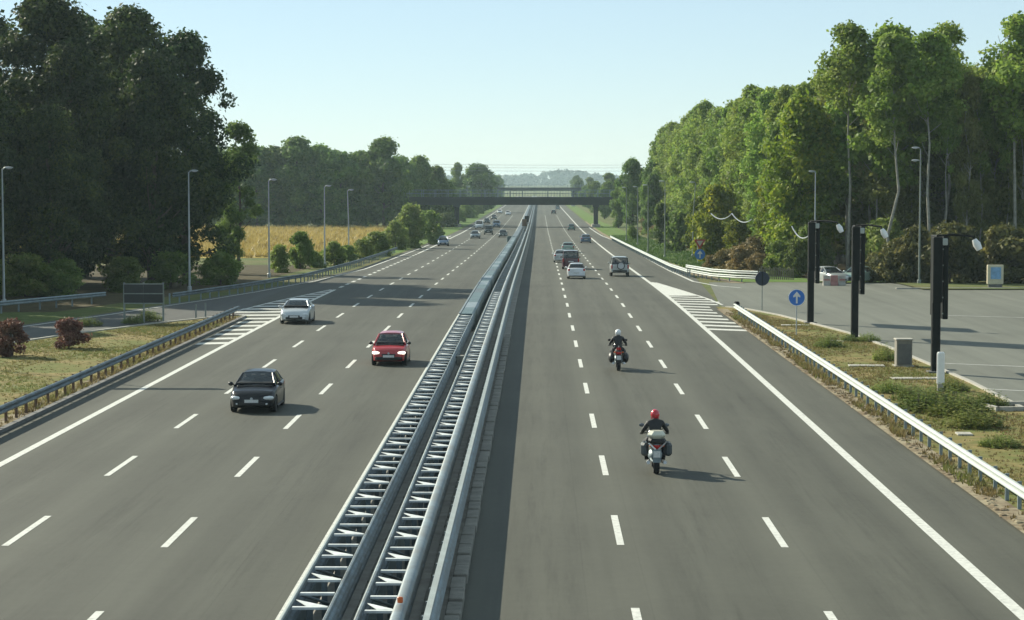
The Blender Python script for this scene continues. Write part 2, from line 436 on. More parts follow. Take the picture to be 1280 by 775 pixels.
# verges
strip('grass_island', [(11.72, -20), (11.72, 145)], [(24, -20), (18.6, 60)] + park_near[:10], -20, 146, 0.05, M_DRY)
strip('grass_island', [(-46, -20), (-40, 70), (-34, 86), (-29.0, 104), (-25.8, 117), (-22.6, 127), (-19.2, 135)], [(-18.15, -20), (-18.15, 135)], -20, 135, 0.06, M_DRY)
strip('gravel_strip', [(11.55, -20), (11.55, 143)], [(12.25, -20), (12.25, 143)], -20, 143, 0.058, M_DIRT)
strip('gravel_strip', [(-18.9, -20), (-18.9, 134)], [(-18.15, -20), (-18.15, 134)], -20, 134, 0.068, M_DIRT)
strip('grass_verge', [(17.5, 188.5), (15.6, 205), (14.6, 260), (13.9, 330), (13.2, 420), (12.9, 600), (12.9, FAR)],
      [(34, 188.5), (21, 230), (20.5, 300), (19.0, 420), (17, 600), (17, FAR)], 188.5, FAR, 0.02, M_GREEN)
strip('dirt_verge', [(16.2, 186), (14.5, 205), (13.7, 260), (12.9, 330), (12.45, 420), (12.45, 600)], [(17.5, 186), (15.6, 205), (14.6, 260), (13.9, 330), (13.2, 420), (12.9, 600)], 186, 600, 0.026, M_DIRT)
strip('grass_verge', [(-23, 280), (-22.5, 380), (-21, 480), (-24, 560), (-24, FAR)], [(-18.9, 280), (-18.3, 330), (-17.9, 420), (-17.6, 560), (-17.5, FAR)], 280, FAR, 0.02, M_GREEN)
strip('field', [(-150, 268), (-190, 512)], [(-22.5, 268), (-24.5, 340), (-34, 512)], 268, 512, 0.03, M_FIELD)

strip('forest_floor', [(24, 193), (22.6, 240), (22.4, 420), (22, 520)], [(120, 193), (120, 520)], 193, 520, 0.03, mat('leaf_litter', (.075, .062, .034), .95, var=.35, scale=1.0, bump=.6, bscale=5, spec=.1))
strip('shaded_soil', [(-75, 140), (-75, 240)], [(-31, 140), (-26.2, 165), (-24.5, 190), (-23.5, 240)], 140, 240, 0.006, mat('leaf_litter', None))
# kerbs
def kerb(path, w, h, m=M_CONC, name='kerb'):
    o = sweep(name, [(-w / 2, -0.05), (w / 2, -0.05), (w / 2, h), (-w / 2, h)], path, m, step=5.0); o['kind'] = 'structure'; return o
kerb([(-18.05, -10), (-18.05, 134.5)], 0.22, 0.13, M_CONC_D)
kerb([(-18.05, 134.5), (-18.9, 136.0), (-22.6, 127.3), (-25.8, 117.3), (-29, 104.3), (-34, 86.3)], 0.2, 0.12)
kerb([(18.3, 60), (17.75, 80), (17.9, 91), (17.75, 100), (17.5, 110), (16.9, 120.5), (16.0, 127.7), (14.9, 136), (13.4, 143.4), (12.4, 145.5)], 0.18, 0.12)
kerb([xy(1120, 361.5), xy(1400, 361.5)], 0.25, 0.13)
strip('grass_verge', [(30.0, 176.5), (30.0, 178)], [(70, 176.5), (70, 178)], 172.2, 205, 0.09, M_GRASS)

# ---- painted markings, parts of the carriageways
def paint_line(xs, w, y0, y1, parent, m=M_PAINT, name='edge_line', dz=DZ_PAINT):
    """xs: float or polyline of (x, y)"""
    if isinstance(xs, (int, float)): xs = [(xs, y0), (xs, y1)]
    return strip(name, [(x - w / 2, y) for x, y in xs], [(x + w / 2, y) for x, y in xs], y0, y1, dz, m, parent=parent)
paint_line(X_R3, 0.28, 20, FAR, road_r)
paint_line(X_L3 , 0.26, 20, 172, road_l)
paint_line([(X_L3, 290), (-15.9, FAR)], 0.26, 290, FAR, road_l)
paint_line(X_IN_L, 0.16, 20, FAR, road_l)
paint_line(X_IN_R, 0.16, 20, FAR, road_r)
paint_line([(x - 0.25, y) for x, y in slip_line], 0.26, slip_line[0][1], 520, road_r)
paint_line([(x + 0.75, y) for x, y in ramp_left], 0.2, 95, 420, road_l)
paint_line([(-33.2, 86), (-28.2, 104), (-25.0, 117), (-21.8, 127.6), (-18.6, 137)], 0.14, 86, 137, road_l, M_PAINT_W)
def dashes(x, y_first, y_end, parent, n0, length=4.5, period=12.0, w=0.17):
    y = y_first; me = None
    while y < y_end:
        za, zb = hz(y) + DZ_PAINT, hz(y + length) + DZ_PAINT
        d = bpy.data.meshes.new('lane_dash')
        ym = [g for g in GRID if y < g < y + length]
        ys = [y] + ym + [y + length]
        jit = random.uniform(-0.02, 0.02)
        v = []; f = []
        for yy in ys: v += [(x - w / 2 + jit, yy, hz(yy) + DZ_PAINT), (x + w / 2 + jit, yy, hz(yy) + DZ_PAINT)]
        for i in range(len(ys) - 1): f.append((2 * i, 2 * i + 1, 2 * i + 3, 2 * i + 2))
        d.from_pydata(v, [], f); d.materials.append(M_PAINT)
        link('lane_dash', d, parent)
        y += period
Y_R1 = at(773, 682).y
Y_R2 = at(980, 685).y
Y_L1 = at(206, 685).y
Y_L2 = at(8, 683).y
for x, y0, par in ((X_R1, Y_R1, road_r), (X_R2, Y_R2, road_r), (X_L1, Y_L1, road_l), (X_L2, Y_L2, road_l)):
    dashes(x, y0 - 12, 720, par, 0)
dashes(X_L3, 176, 288, road_l, 0, 3.0, 6.0, 0.28)
# hatched gores
def gore(parent, x_road, outer, y0, y1, step, bar, sgn, slant):
    oy, ox = zip(*sorted((y, x) for x, y in outer))
    y = y0
    while y < y1:
        xo = float(np.interp(y, oy, ox)); xi = x_road + sgn * 0.10
        if abs(xo - xi) > 0.25:
            v = [(xi, y, 0), (xi, y + bar, 0), (xo, y + bar + slant, 0), (xo, y + slant, 0)]
            me = bpy.data.meshes.new('hatch_bar')
            me.from_pydata([(a, b, hz(b) + DZ_PAINT) for a, b, c in v], [], [(0, 1, 2, 3)]); me.materials.append(M_PAINT)
            link('hatch_bar', me, parent)
        y += step
gore(road_r, X_R3, [(11.9, 122), (11.35, 135), (11.2, 146), (12.6, 152), (11.6, 165), (9.8, 186)], 123.5, 160, 3.3, 1.25, 1, -1.3)
strip('hatch_tip', [(9.55, 162), (9.55, 188)], [(11.75, 162), (9.75, 188)], 162, 188, DZ_PAINT, M_PAINT, parent=road_r)
paint_line([(12.4, 149), (12.0, 158), (9.9, 187)], 0.2, 149, 187, road_r, dz=DZ_PAINT + 0.004)
gore(road_l, X_L3, [(-17.6, 112), (-17.7, 125), (-18.0, 133), (-19.8, 139), (-18.6, 152), (-16.4, 172)], 112.5, 172, 3.4, 1.3, -1, -0.5)
paint_line([(-19.6, 139), (-18.5, 152), (-16.3, 172)], 0.2, 139, 172, road_l, dz=DZ_PAINT + 0.004)
# faint joints and lines on the car park
park = bpy.data.objects['car_park']
for (a, b) in ((xy(1120, 452), xy(1290, 459)), (xy(1180, 395), xy(1290, 398)), (xy(1225, 486), xy(1300, 490))):
    ang = math.atan2(b[1] - a[1], b[0] - a[0]); nx, ny = -math.sin(ang) * 0.09, math.cos(ang) * 0.09
    me = bpy.data.meshes.new('parking_line')
    me.from_pydata([(a[0] - nx, a[1] - ny, 0.016), (b[0] - nx, b[1] - ny, 0.016), (b[0] + nx, b[1] + ny, 0.016), (a[0] + nx, a[1] + ny, 0.016)], [], [(0, 1, 2, 3)])
    me.materials.append(M_PAINT_W); link('parking_line', me, park)

# ================================================================== BARRIERS
W2 = [(0.0, 0.75), (0.035, 0.748), (0.08, 0.70), (0.08, 0.665), (0.01, 0.615), (0.01, 0.58), (0.08, 0.53), (0.08, 0.495), (0.035, 0.447), (0.0, 0.445)]
def w_profile(sgn, top=0.75, waves=2, depth=0.085, pitch=0.165):
    h = waves * pitch; pr = []
    z = top
    pr.append((0, z)); 
    for k in range(waves):
        a = z - k * pitch
        pr += [(depth * .45, a - .004), (depth, a - .045), (depth, a - .085), (0.008, a - .135)]
        if k < waves - 1: pr.append((0.008, a - .155))
    pr += [(0, top - h + .02)]
    back = [(u - 0.012, v) for u, v in reversed(pr)]
    return [(sgn * u, v) for u, v in pr + back]
def guard_rail(name, label, path, sgn, spacing, m_rail, m_post, top=0.75, waves=2, zo=0.05, post_from=0, post_to=1e9, group=None, rails=(0,), cap_cut=True):
    base = Vector((path[0][0], path[0][1], hz(path[0][1])))
    t = thing(name, label, 'guard rail', base, group=group)
    for dr in rails:
        sweep('rail', w_profile(sgn, top + dr, waves), path, m_rail, t, True, smooth=50, step=4.0, off=base, zo=zo)
    me = MB().box((0, 0, (top + max(rails) - 0.02) / 2 - 0.1), (0.10, 0.055, top + max(rails) + 0.16)).mesh('post'); me.materials.append(m_post)
    ms = MB().box((0, 0, 0), (0.16, 0.07, 0.22)).mesh('spacer'); ms.materials.append(m_post)
    total = 0; P = path_pts(path, 0.5); acc = spacing
    for i in range(len(P) - 1):
        d = math.hypot(P[i + 1][0] - P[i][0], P[i + 1][1] - P[i][1])
        acc += d
        if acc >= spacing:
            acc -= spacing
            dx, dy = (P[i + 1][0] - P[i][0]) / d, (P[i + 1][1] - P[i][1]) / d
            rx, ry = dy * -sgn * 0.17, -dx * -sgn * 0.17
            loc = Vector((P[i][0] + rx, P[i][1] + ry, hz(P[i][1]) + zo)) - base
            link('post', me, t, loc, math.atan2(dy, dx) + math.pi / 2)
            if math.hypot(P[i][0], P[i][1]) < 150:
                link('spacer', ms, t, loc + Vector((-rx * .5, -ry * .5, top - 0.155)), math.atan2(dy, dx) + math.pi / 2)
    return t
# path runs away from the camera: right of travel is +X
guard_rail('guard_rail', 'blue-grey guard rail on rusty posts beside the island with red bushes', [(-18.28, 40), (-18.28, 133.2)], 1, 1.62, M_STEEL, M_RUST)
g_right = guard_rail('guard_rail', 'long pale guard rail between motorway and signs with tall dark pillars', [(12.12, 40), (12.12, 136.2)], -1, 1.62, M_STEEL_L, M_STEEL_D)
# turned-down dark end piece
MB().box((0.12, 96.2, 0.72), (0.34, 0.5, 0.34), bev=0.08).build('end_piece', M_DARKMET, g_right)
o1 = [xy(215, 370, .6), xy(300, 356.5, .7), xy(380, 343.5, .7), xy(440, 328, .7), xy(478, 316, .7), xy(496, 309.5, .7)]
guard_rail('guard_rail', 'long grey guard rail along outer edge of slip road below lamp posts', o1, 1, 2.2, M_STEEL, M_STEEL_D)
guard_rail('guard_rail', 'dull guard rail at far left beside the slip road under dark trees', [(-44, 112), (-34.5, 136.5), (-29.8, 150.5)], 1, 2.2, M_STEEL_D, M_STEEL_D)
o2 = [xy(860, 338, .7), xy(838, 331, .7), xy(810, 318, .7), xy(785, 306, .7), xy(763, 295.2, .7)]
guard_rail('guard_rail', 'pale guard rail along the green verge right of slip lane', o2, -1, 2.2, M_STEEL_L, M_STEEL_D)
o3 = [xy(948, 343, .75), xy(920, 342, .75), xy(890, 340, .75), xy(858, 334.5, .75)]
guard_rail('guard_rail', 'pale double-height guard rail below the give way sign', o3, -1, 2.2, M_STEEL_L, M_STEEL_D, top=0.62, rails=(0.0, 0.40), zo=0.02)

# ---- median barriers
def ladder(name, label, xa, xb, y0, y1, top, m_rail, tri, y_parts, tube_r=0.0):
    base = Vector(((xa + xb) / 2, y0, hz(y0))); t = thing(name, label, 'crash barrier', base)
    zo = 0.02
    sweep('rail', w_profile(-1, top, 3), [(xa, y0), (xa, y1)], m_rail, t, True, smooth=50, off=base, zo=zo)
    sweep('shade_skirt', [(-.012, .03), (.012, .03), (.012, top - .42), (-.012, top - .42)], [(xa, y0), (xa, y1)], M_STEEL_D, t, True, off=base, zo=zo)  # added panel that keeps sunlight from passing under the rail
    sweep('rail', w_profile(1, top, 3), [(xb, y0), (xb, y1)], m_rail, t, True, smooth=50, off=base, zo=zo)
    cap = [(-0.035, 0.0), (0.035, 0.0), (0.035, 0.04), (0.02, 0.055), (-0.02, 0.055), (-0.035, 0.04)]
    sweep('top_rail', cap, [(xa, y0), (xa, y1)], M_STEEL_L if not tube_r else M_STEEL, t, True, off=base, zo=zo + top)  # open ladder: sunlight on this top put in as brighter steel
    if tube_r:
        tp = [(-.11, -.02), (.11, -.05), (.115, .0), (.06, .075), (-.06, .085), (-.115, .03)]
        sweep('top_rail', tp, [(xb, y0), (xb, y1)], M_STEEL_M, t, True, smooth=60, off=base, zo=zo + top)
    else:
        sweep('top_rail', cap, [(xb, y0), (xb, y1)], M_STEEL, t, True, off=base, zo=zo + top)
    w = xb - xa
    rung = MB().box((0, 0, 0), (w - 0.13, 0.10, 0.045)).mesh('spacer'); rung.materials.append(M_RUNG_LIT)
    post = MB().box((0, 0, (top - 0.25) / 2), (0.11, 0.06, top + 0.0)).mesh('post'); post.materials.append(M_STEEL)
    brace = MB()
    brace.prism([(-w * .42, .66), (w * .40, 0.052), (-w * .08, 0.052)], 0.012, 'Z', (0, 0, 0.02))
    brace = brace.mesh('brace_plate'); brace.materials.append(M_RUNG_LIT)
    diag = MB().tube([(-w * .4, 0.0, -0.02), (w * .4, 1.25, -0.50)], 0.028, 6).mesh('diagonal_strut'); diag.materials.append(M_STEEL)
    y = y0 + 0.4; k = 0; far = MB()
    while y < y1:
        L = Vector((0, y - y0, hz(y) + zo + top - 0.005 - base.z))
        if y < y_parts:
            link('spacer', rung, t, L)
            if k % 2 == 0:
                if tri: link('brace_plate', brace, t, L + Vector((0, 0.0, 0.0)))
                link('post', post, t, Vector((0, L.y, L.z - top + 0.10)))
            else:
                link('diagonal_strut', diag, t, L + Vector((0, 0.1, -0.02)))
        elif y < 420:
            far.box(L, (w - 0.13, 0.09, 0.05))
        y += 1.33; k += 1
    if far.v: tag(far.build('spacer', M_STEEL_M, t), kind='stuff')
    return t
Y_BOX0, Y_BOX1 = 122.0, 362.0
ladA = ladder('median_barrier', 'open ladder-like steel barrier along the left carriageway, nearest part', -4.42, -3.66, 30, Y_BOX0, 0.92, M_STEEL, True, 121)
ladB = ladder('median_barrier', 'middle ladder-like steel barrier of the median, with a thick tubular top rail', -3.14, -2.46, 30, 1550, 0.86, M_STEEL, True, 150, tube_r=0.085)
base = Vector((-1.92, 30, 0)); ladC = thing('median_barrier', 'single pale guard rail of the median beside the right carriageway', 'crash barrier', base)
sweep('rail', w_profile(1, 0.80, 3), [(-1.92, 30), (-1.92, 1550)], M_STEEL_M, ladC, True, smooth=50, off=base, zo=0.02)
sweep('top_rail', [(-0.09, 0), (0.02, 0), (0.02, 0.05), (-0.09, 0.07)], [(-1.92, 30), (-1.92, 1550)], M_STEEL_L, ladC, True, off=base, zo=0.82)  # lit top edge of the rail painted in as paler steel
pm = MB().box((-0.09, 0, 0.36), (0.12, 0.07, 0.84)).mesh('post'); pm.materials.append(M_STEEL_D)
y = 30.5
while y < 200:
    link('post', pm, ladC, Vector((0, y - 30, hz(y) - base.z))); y += 1.33
# closed panel section (removable gate) of the left barrier
gate = thing('median_gate', 'closed teal box-shaped section of the median barrier, a removable gate', 'crash barrier', (-4.04, Y_BOX0 + .1, hz(Y_BOX0)))
gb = Vector(gate.location)
y = Y_BOX0 + 0.1; cols = [M_TEAL, M_STEEL_D, M_TEAL, M_TEAL, M_STEEL, M_TEAL, M_STEEL_D]
k = 0
while y < Y_BOX1 - 1:
    yn = min(Y_BOX1, y + 5.9)
    sweep('panel', [(-.44, .12), (.42, .12), (.44, .45), (.40, .92), (.30, 1.0), (-.30, 1.0), (-.40, .92), (-.46, .45)], [(-4.04, y), (-4.04, yn)], cols[k % 7], gate, True, off=gb)
    y = yn + 0.08; k += 1
sweep('top_rail', [(-.05, 0), (.05, 0), (.05, .06), (-.05, .06)], [(-4.42, Y_BOX0 + .1), (-4.42, Y_BOX1)], M_STEEL_M, gate, True, off=gb, zo=0.97)
MB().box((-0.62, Y_BOX1 - Y_BOX0 - 1, hz(Y_BOX1) + 0.62), (1.3, 0.5, 0.95), rz=0.25, bev=0.05).build('gate_leaf', M_TEAL, gate)
farA = thing('median_barrier', 'far part of the steel barrier along the left carriageway beyond the teal gate', 'crash barrier', (-4.04, Y_BOX1 + .2, hz(Y_BOX1)))
fb = Vector(farA.location)
for x, s in ((-4.42, -1), (-3.66, 1)):
    sweep('rail', w_profile(s, 0.92, 3), [(x, Y_BOX1 + .2), (x, 1550)], M_STEEL_M, farA, True, smooth=50, off=fb, zo=.02)
sweep('top_rail', [(-.4, 0), (.4, 0), (.4, .05), (-.4, .05)], [(-4.04, Y_BOX1 + .2), (-4.04, 1550)], M_STEEL, farA, True, off=fb, zo=.94)
# rows of concrete blocks at the foot of the barriers
med = bpy.data.objects['median_strip']
blk = MB().box((0, 0, .09), (0.30, 1.16, 0.24), bev=0.02).mesh('concrete_block'); blk.materials.append(mat('median_block', (0.22, 0.21, 0.18), 0.9, var=0.3, scale=2.5, bump=0.4, bscale=18))
for X, ye in ((-3.40, 118), (-2.12, 118), (-1.66, 118)):
    y = 34.0 + random.random()
    while y < ye:
        link('concrete_block', blk, med, Vector((X + J0(-.015, .015), y, hz(y) + J0(-.03, .01)))); y += 1.33
# orange reflectors on the tubular rail
ref = MB().box((0, 0, 0), (0.10, 0.05, 0.11), bev=0.015).mesh('reflector'); ref.materials.append(M_AMBER)
for i in range(1):
    yy = 38.6 + i * 24
    link('reflector', ref, ladB, Vector((0.34, yy - 30, hz(yy) + 0.02 + 0.86 + 0.16 - hz(30))))
# marker boards standing on the barrier
for i, (px, py, hh) in enumerate(((655.5, 270.5, 1.3), (658.5, 267.0, 1.5))):
    Y = 470 + i * 55
    t = thing('marker_board', ('reddish-brown marker board standing on the far median barrier' if i == 0 else 'dark marker board standing on the far median barrier, behind a reddish one'), 'sign', (x_at(px, Y), Y, hz(Y)), group='marker boards on the median')
    MB().box((0, 0, 0.9), (0.1, 0.1, 1.8)).build('post', M_STEEL_D, t)
    MB().box((0, -0.08, 1.9), (1.0, 0.06, 1.5), bev=0.02).build('board', M_RUST if i == 0 else M_DARKMET, t)
# small grey box on the median
t = thing('median_box', 'small grey box hanging on the median barrier between the ladder rails', 'box', (-3.42, at(565, 468).y, 0))
MB().box((0, 0, 0.62), (0.36, 0.35, 0.42), bev=0.03).build('cabinet', M_CONC, t)
MB().box((0, 0, 0.2), (0.1, 0.1, 0.45)).build('post', M_STEEL_D, t)

# ================================================================== OVERPASSES
def overpass(Y, x0, x1, under, thick, rail_h, depth, piers, label):
    zb = hz(Y)
    t = thing('overpass', label, 'bridge', (0, Y, zb))
    u = under
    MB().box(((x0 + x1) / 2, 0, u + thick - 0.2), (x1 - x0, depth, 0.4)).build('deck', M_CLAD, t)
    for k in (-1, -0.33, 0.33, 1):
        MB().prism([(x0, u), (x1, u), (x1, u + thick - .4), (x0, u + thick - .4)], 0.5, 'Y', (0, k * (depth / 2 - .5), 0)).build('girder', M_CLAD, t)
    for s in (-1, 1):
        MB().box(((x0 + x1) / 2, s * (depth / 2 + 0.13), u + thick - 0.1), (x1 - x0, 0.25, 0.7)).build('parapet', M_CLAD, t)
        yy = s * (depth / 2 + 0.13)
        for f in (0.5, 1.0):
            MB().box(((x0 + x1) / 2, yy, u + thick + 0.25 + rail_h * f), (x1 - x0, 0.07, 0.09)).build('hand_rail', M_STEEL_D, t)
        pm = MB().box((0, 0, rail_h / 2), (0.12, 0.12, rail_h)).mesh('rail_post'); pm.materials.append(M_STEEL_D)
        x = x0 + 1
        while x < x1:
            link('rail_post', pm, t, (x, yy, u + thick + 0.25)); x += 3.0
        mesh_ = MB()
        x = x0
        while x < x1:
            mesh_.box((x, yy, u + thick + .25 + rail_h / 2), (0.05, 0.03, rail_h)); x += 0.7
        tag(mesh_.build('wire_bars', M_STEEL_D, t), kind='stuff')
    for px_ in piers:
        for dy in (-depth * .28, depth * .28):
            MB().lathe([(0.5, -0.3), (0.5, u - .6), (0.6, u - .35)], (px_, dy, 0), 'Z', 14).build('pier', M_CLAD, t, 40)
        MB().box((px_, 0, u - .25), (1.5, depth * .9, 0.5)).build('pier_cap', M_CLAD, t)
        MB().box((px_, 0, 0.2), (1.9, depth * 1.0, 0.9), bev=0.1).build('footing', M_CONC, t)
    return t
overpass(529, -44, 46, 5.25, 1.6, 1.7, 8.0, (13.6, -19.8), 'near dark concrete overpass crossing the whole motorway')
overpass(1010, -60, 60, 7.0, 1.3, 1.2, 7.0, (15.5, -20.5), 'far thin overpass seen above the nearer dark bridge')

# ================================================================== LAMP POSTS
def lamp_post(px, py, label, h=9.2, side=1, m=M_POLE, group='street lamps', loc=None, double=False, lean=0.0, arm=0.22):
    p = loc if loc is not None else at(px, py)
    t = thing('street_lamp', label, 'street lamp', p, group=group)
    MB().tube([(0, 0, -.1), (0, 0, h * .5), (lean, 0, h)], [0.095, 0.072, 0.045], 10).build('pole', m, t, 60)
    MB().lathe([(0.17, -.05), (0.17, 0.35), (0.12, 0.40)], (0, 0, 0), 'Z', 10).build('base_sleeve', m, t, 40)
    for zz in ([h] if not double else [h, h - 1.05]):
        MB().tube([(lean, 0, zz - .05), (lean + side * .15, 0, zz + .05), (lean + side * arm, 0, zz + .09)], 0.035, 8).build('arm', m, t, 60)
        hd = MB().ell((lean + side * (arm + .2), 0, zz + .09), (0.34, 0.14, 0.075), 12, 6).build('lamp_head', M_POLE, t, 60)
        MB().ell((lean + side * (arm + .23), 0, zz + .045), (0.22, 0.10, 0.06), 10, 5).build('lens', M_LAMPG, hd, 60)
    return t
lamp_post(5, 381, 'street lamp at the far left in front of dark trees', side=1)
lamp_post(237, 364, 'tall street lamp beside the start of the slip road guard rail', side=1)
lamp_post(336.5, 347, 'street lamp right of the big dark trees, left end of the yellow field', side=1, h=8.8)
lamp_post(406, 333, 'street lamp in front of the yellow field, left of a close neighbour', side=1, h=8.5)
lamp_post(436, 325.5, 'street lamp nearest the round hedge shrub on the left', side=1, h=8.2, lean=-.12)
lamp_post(866, 322, 'grey street lamp behind the give way sign', side=-1, m=M_POLE_G, lean=0.3)
lamp_post(831, 323, 'street lamp on the green verge, left of the give way sign', side=-1, m=M_POLE_G, h=9.3)
lamp_post(810, 316, 'thin street lamp on the green verge, second from the give way sign', side=-1, m=M_POLE_G, h=9.0)
lamp_post(797, 307, 'far street lamp on the green verge beside the small round tree', side=-1, m=M_POLE_G, h=9.0)
lamp_post(783, 302, 'farthest street lamp on the right verge towards the overpass', side=-1, m=M_POLE_G, h=9.0)
lamp_post(0, 0, 'street lamp rising behind the leftmost dark pillar', loc=Vector((x_at(1019, 203), 203, hz(203))), side=-1, h=9.6, arm=.1)
lamp_post(0, 0, 'pale lamp post with two lamps in front of the poplar trunks', loc=Vector((x_at(1150, 184), 184, hz(184))), side=-1, h=11.3, double=True, m=M_POLE_G)
# unseen mast outside the picture, added to cast the shadow across the left carriageway
t = lamp_post(0, 0, 'unseen mast with a wide crossbar, added to cast a shadow on the left carriageway', loc=Vector((-26.6, 98.6, 0.05)), h=8.6)
MB().box((0, 0, 8.55), (4.6, 0.3, 0.42), bev=0.08).build('crossbar', M_POLE, t)

# ================================================================== SIGNS
def disc(mb, c, r, th=0.03, n=28): return mb.lathe([(r * .98, -th), (r, -th * .6), (r, 0), (r * .98, th * .2)], c, 'Y', n)
def arrow_pts(s): return [(-.09 * s, -.62 * s), (.09 * s, -.62 * s), (.09 * s, .12 * s), (.38 * s, .02 * s), (.38 * s, .20 * s), (0, .66 * s), (-.38 * s, .20 * s), (-.38 * s, .02 * s), (-.09 * s, .12 * s)]
p = at(995.5, 420); t = thing('road_sign', 'round blue sign with white upward arrow behind the right guard rail', 'road sign', p)
MB().tube([(0, 0.05, -.1), (0, 0.05, 2.45)], 0.032, 8).build('post', M_POLE, t, 60)
pl = disc(MB(), (0, 0, 2.08), 0.45).build('sign_plate', M_SIGNB, t, 40)
rg = MB(); rg.quad_strip([[Vector((math.cos(k * math.pi / 14) * r_, y_, 2.08 + math.sin(k * math.pi / 14) * r_)) for k in range(28)] for r_, y_ in ((.45, -.031), (.45, -.037), (.425, -.037), (.425, -.031))], True, False)
rg.build('border', M_SIGNW, pl)
MB().prism(arrow_pts(.5), 0.008, 'Y', (0, -.040, 2.08)).build('arrow', M_SIGNW, pl)
p = at(952.5, 388.5); t = thing('road_sign', 'round dark navy sign on a thin post at the island tip', 'road sign', p)
MB().tube([(0, 0.05, -.1), (0, 0.05, 2.5)], 0.032, 8).build('post', M_POLE_G, t, 60)
pl = disc(MB(), (0, 0, 2.08), 0.46).build('sign_plate', M_NAVY, t, 40)
MB().box((0.0, -.045, 2.08), (0.05, 0.03, 0.86)).build('bracket', M_DARKMET, pl)
p = at(867, 330) + Vector((0.4, -0.4, 0)); t = thing('road_sign', 'give way triangle above a round blue arrow sign, on the right verge', 'road sign', p)
s_ = p.y / F_PX
MB().tube([(0, 0.06, -.1), (0, 0.06, 2.9)], 0.035, 8).build('post', M_POLE, t, 60)
tri = [(-.66, .38), (.66, .38), (0, -.72)]
tp = MB().prism(tri, 0.03, 'Y', (0.25, 0, 2.35)).build('give_way_plate', M_SIGNR, t)
MB().prism([(u * .55, v * .55 + .03) for u, v in tri], 0.012, 'Y', (0.25, -.024, 2.35)).build('white_field', mat('sign_pinkish', (.50, .42, .40), .5, var=.06), tp)
bp_ = disc(MB(), (0.27, 0, 1.08), 0.58).build('arrow_plate', M_SIGNB, t, 40)
MB().prism(arrow_pts(.66), 0.008, 'Y', (0.27, -.040, 1.08)).build('arrow', M_SIGNW, bp_)
# back of a large sign on three posts, left island
p = at(180, 404); t = thing('sign_frame', 'large sign seen from behind on three grey posts on the left island', 'road sign', p)
sx = p.y / F_PX
for k in (-24.5, 0, 24.5):
    MB().box((k * sx, 0, 1.15), (0.10, 0.10, 2.5)).build('post', M_POLE_G, t)
for k in (-12.2, 12.2):
    MB().box((k * sx, -.09, 1.75), (24 * sx, 0.05, 1.15)).build('sign_back', mat('sign_back_grey', (.022, .026, .028), .7, var=.15), t)
for zz in (2.32, 1.75, 1.18):
    MB().box((0, -.14, zz), (50 * sx, 0.05, 0.06)).build('cross_bar', M_POLE_G, t)
# small delineator posts at the gore tip
for px, py, lab in ((257, 396, 'small yellow-green marker post at the left guard rail end'), (245, 398, 'small marker stub just left of the yellow-green marker post')):
    t = thing('marker_post', lab, 'marker post', at(px, py), group='marker posts at the left gore')
    MB().box((0, 0, 0.4), (0.09, 0.06, 0.9)).build('stem', M_POLE_G, t)
    MB().box((0, -.05, 0.75), (0.09, 0.03, 0.14), bev=.01).build('reflector', M_POLE_G, t)

# ================================================================== TALL DARK PILLARS
def pillar(px, py, label, lamp_dir):
    p = at(px, py); p.z += 0.03
    t = thing('pillar_sign', label, 'pillar', p, group='dark pillars on the right island')
    MB().box((0, 0, 1.5), (0.36, 0.36, 3.2), bev=0.03).build('lower_post', M_DARKMET, t)
    MB().box((0.03, 0, 4.5), (0.40, 0.42, 2.85), bev=0.03).build('upper_post', M_DARKMET, t)
    pn = MB().box((0.40, 1.5, 4.15), (0.22, 3.2, 3.6), bev=0.03).build('side_panel', M_DARKMET, t)
    for zz in (2.6, 3.3, 4.0, 4.7, 5.4):
        MB().box((0.27, -0.10, zz), (0.05, 0.06, 0.06)).build('bracket', M_POLE_G, t)
    MB().box((0.33, -0.06, 5.72), (0.26, 0.2, 0.30), bev=.03).build('junction_box', M_STEEL_L, t)
    ax, ay = lamp_dir
    MB().tube([(0.0, 0, 5.98), (ax * .5, ay * .5, 6.03), (ax, ay, 5.95)], 0.05, 8).build('arm', M_DARKMET, t, 60)
    ln = MB().tube([(ax, ay, 5.95), (ax + .06, ay - .02, 5.75)], 0.03, 6).build('lamp_neck', M_DARKMET, t)
    MB().tube([(ax + .03, ay - .02, 5.83), (ax + .14, ay - .04, 5.62), (ax + .26, ay - .08, 5.38)], [0.10, 0.17, 0.13], 10).build('floodlight', M_WHITE, t, 60)
    MB().box((0, 0, 0.02), (0.7, 0.7, 0.14), bev=.02).build('base_plate', M_CONC_D, t)
    return t
pillar(1013, 405, 'leftmost tall dark pillar with a white floodlight, farthest of three', (1.35, -1.2))
pillar(1068, 424, 'middle one of three tall dark pillars with a white floodlight on an arm', (1.2, -1.0))
pillar(1169, 467, 'rightmost and nearest tall dark pillar with a long lamp arm', (1.55, -.2))
p = at(1129, 459); t = thing('concrete_cabinet', 'grey-brown concrete cabinet on the island between two dark pillars', 'cabinet', p)
MB().box((0, 0, 0.64), (0.70, 0.66, 1.22), bev=0.03).build('body', mat('cabinet_concrete', (.20, .185, .155), .85, var=.2, scale=4), t)
MB().box((0, 0, 1.27), (0.78, 0.74, 0.07), bev=0.02).build('lid', M_CONC, t)
MB().box((0, 0, 0.04), (0.86, 0.8, 0.12)).build('plinth', M_CONC, t)
MB().box((0, -.345, 0.62), (0.56, 0.03, 0.9), bev=.01).build('door', M_CONC_D, t)
p = at(1175.5, 491); t = thing('white_bollard', 'white bollard-like post beside weeds and the nearest dark pillar', 'bollard', p)
MB().box((0, 0, 0.98), (0.30, 0.16, 1.30), bev=0.05).build('upper_sleeve', M_WHITE, t)
MB().box((0, 0, 0.17), (0.26, 0.14, 0.42), bev=0.02).build('foot', M_CONC, t)
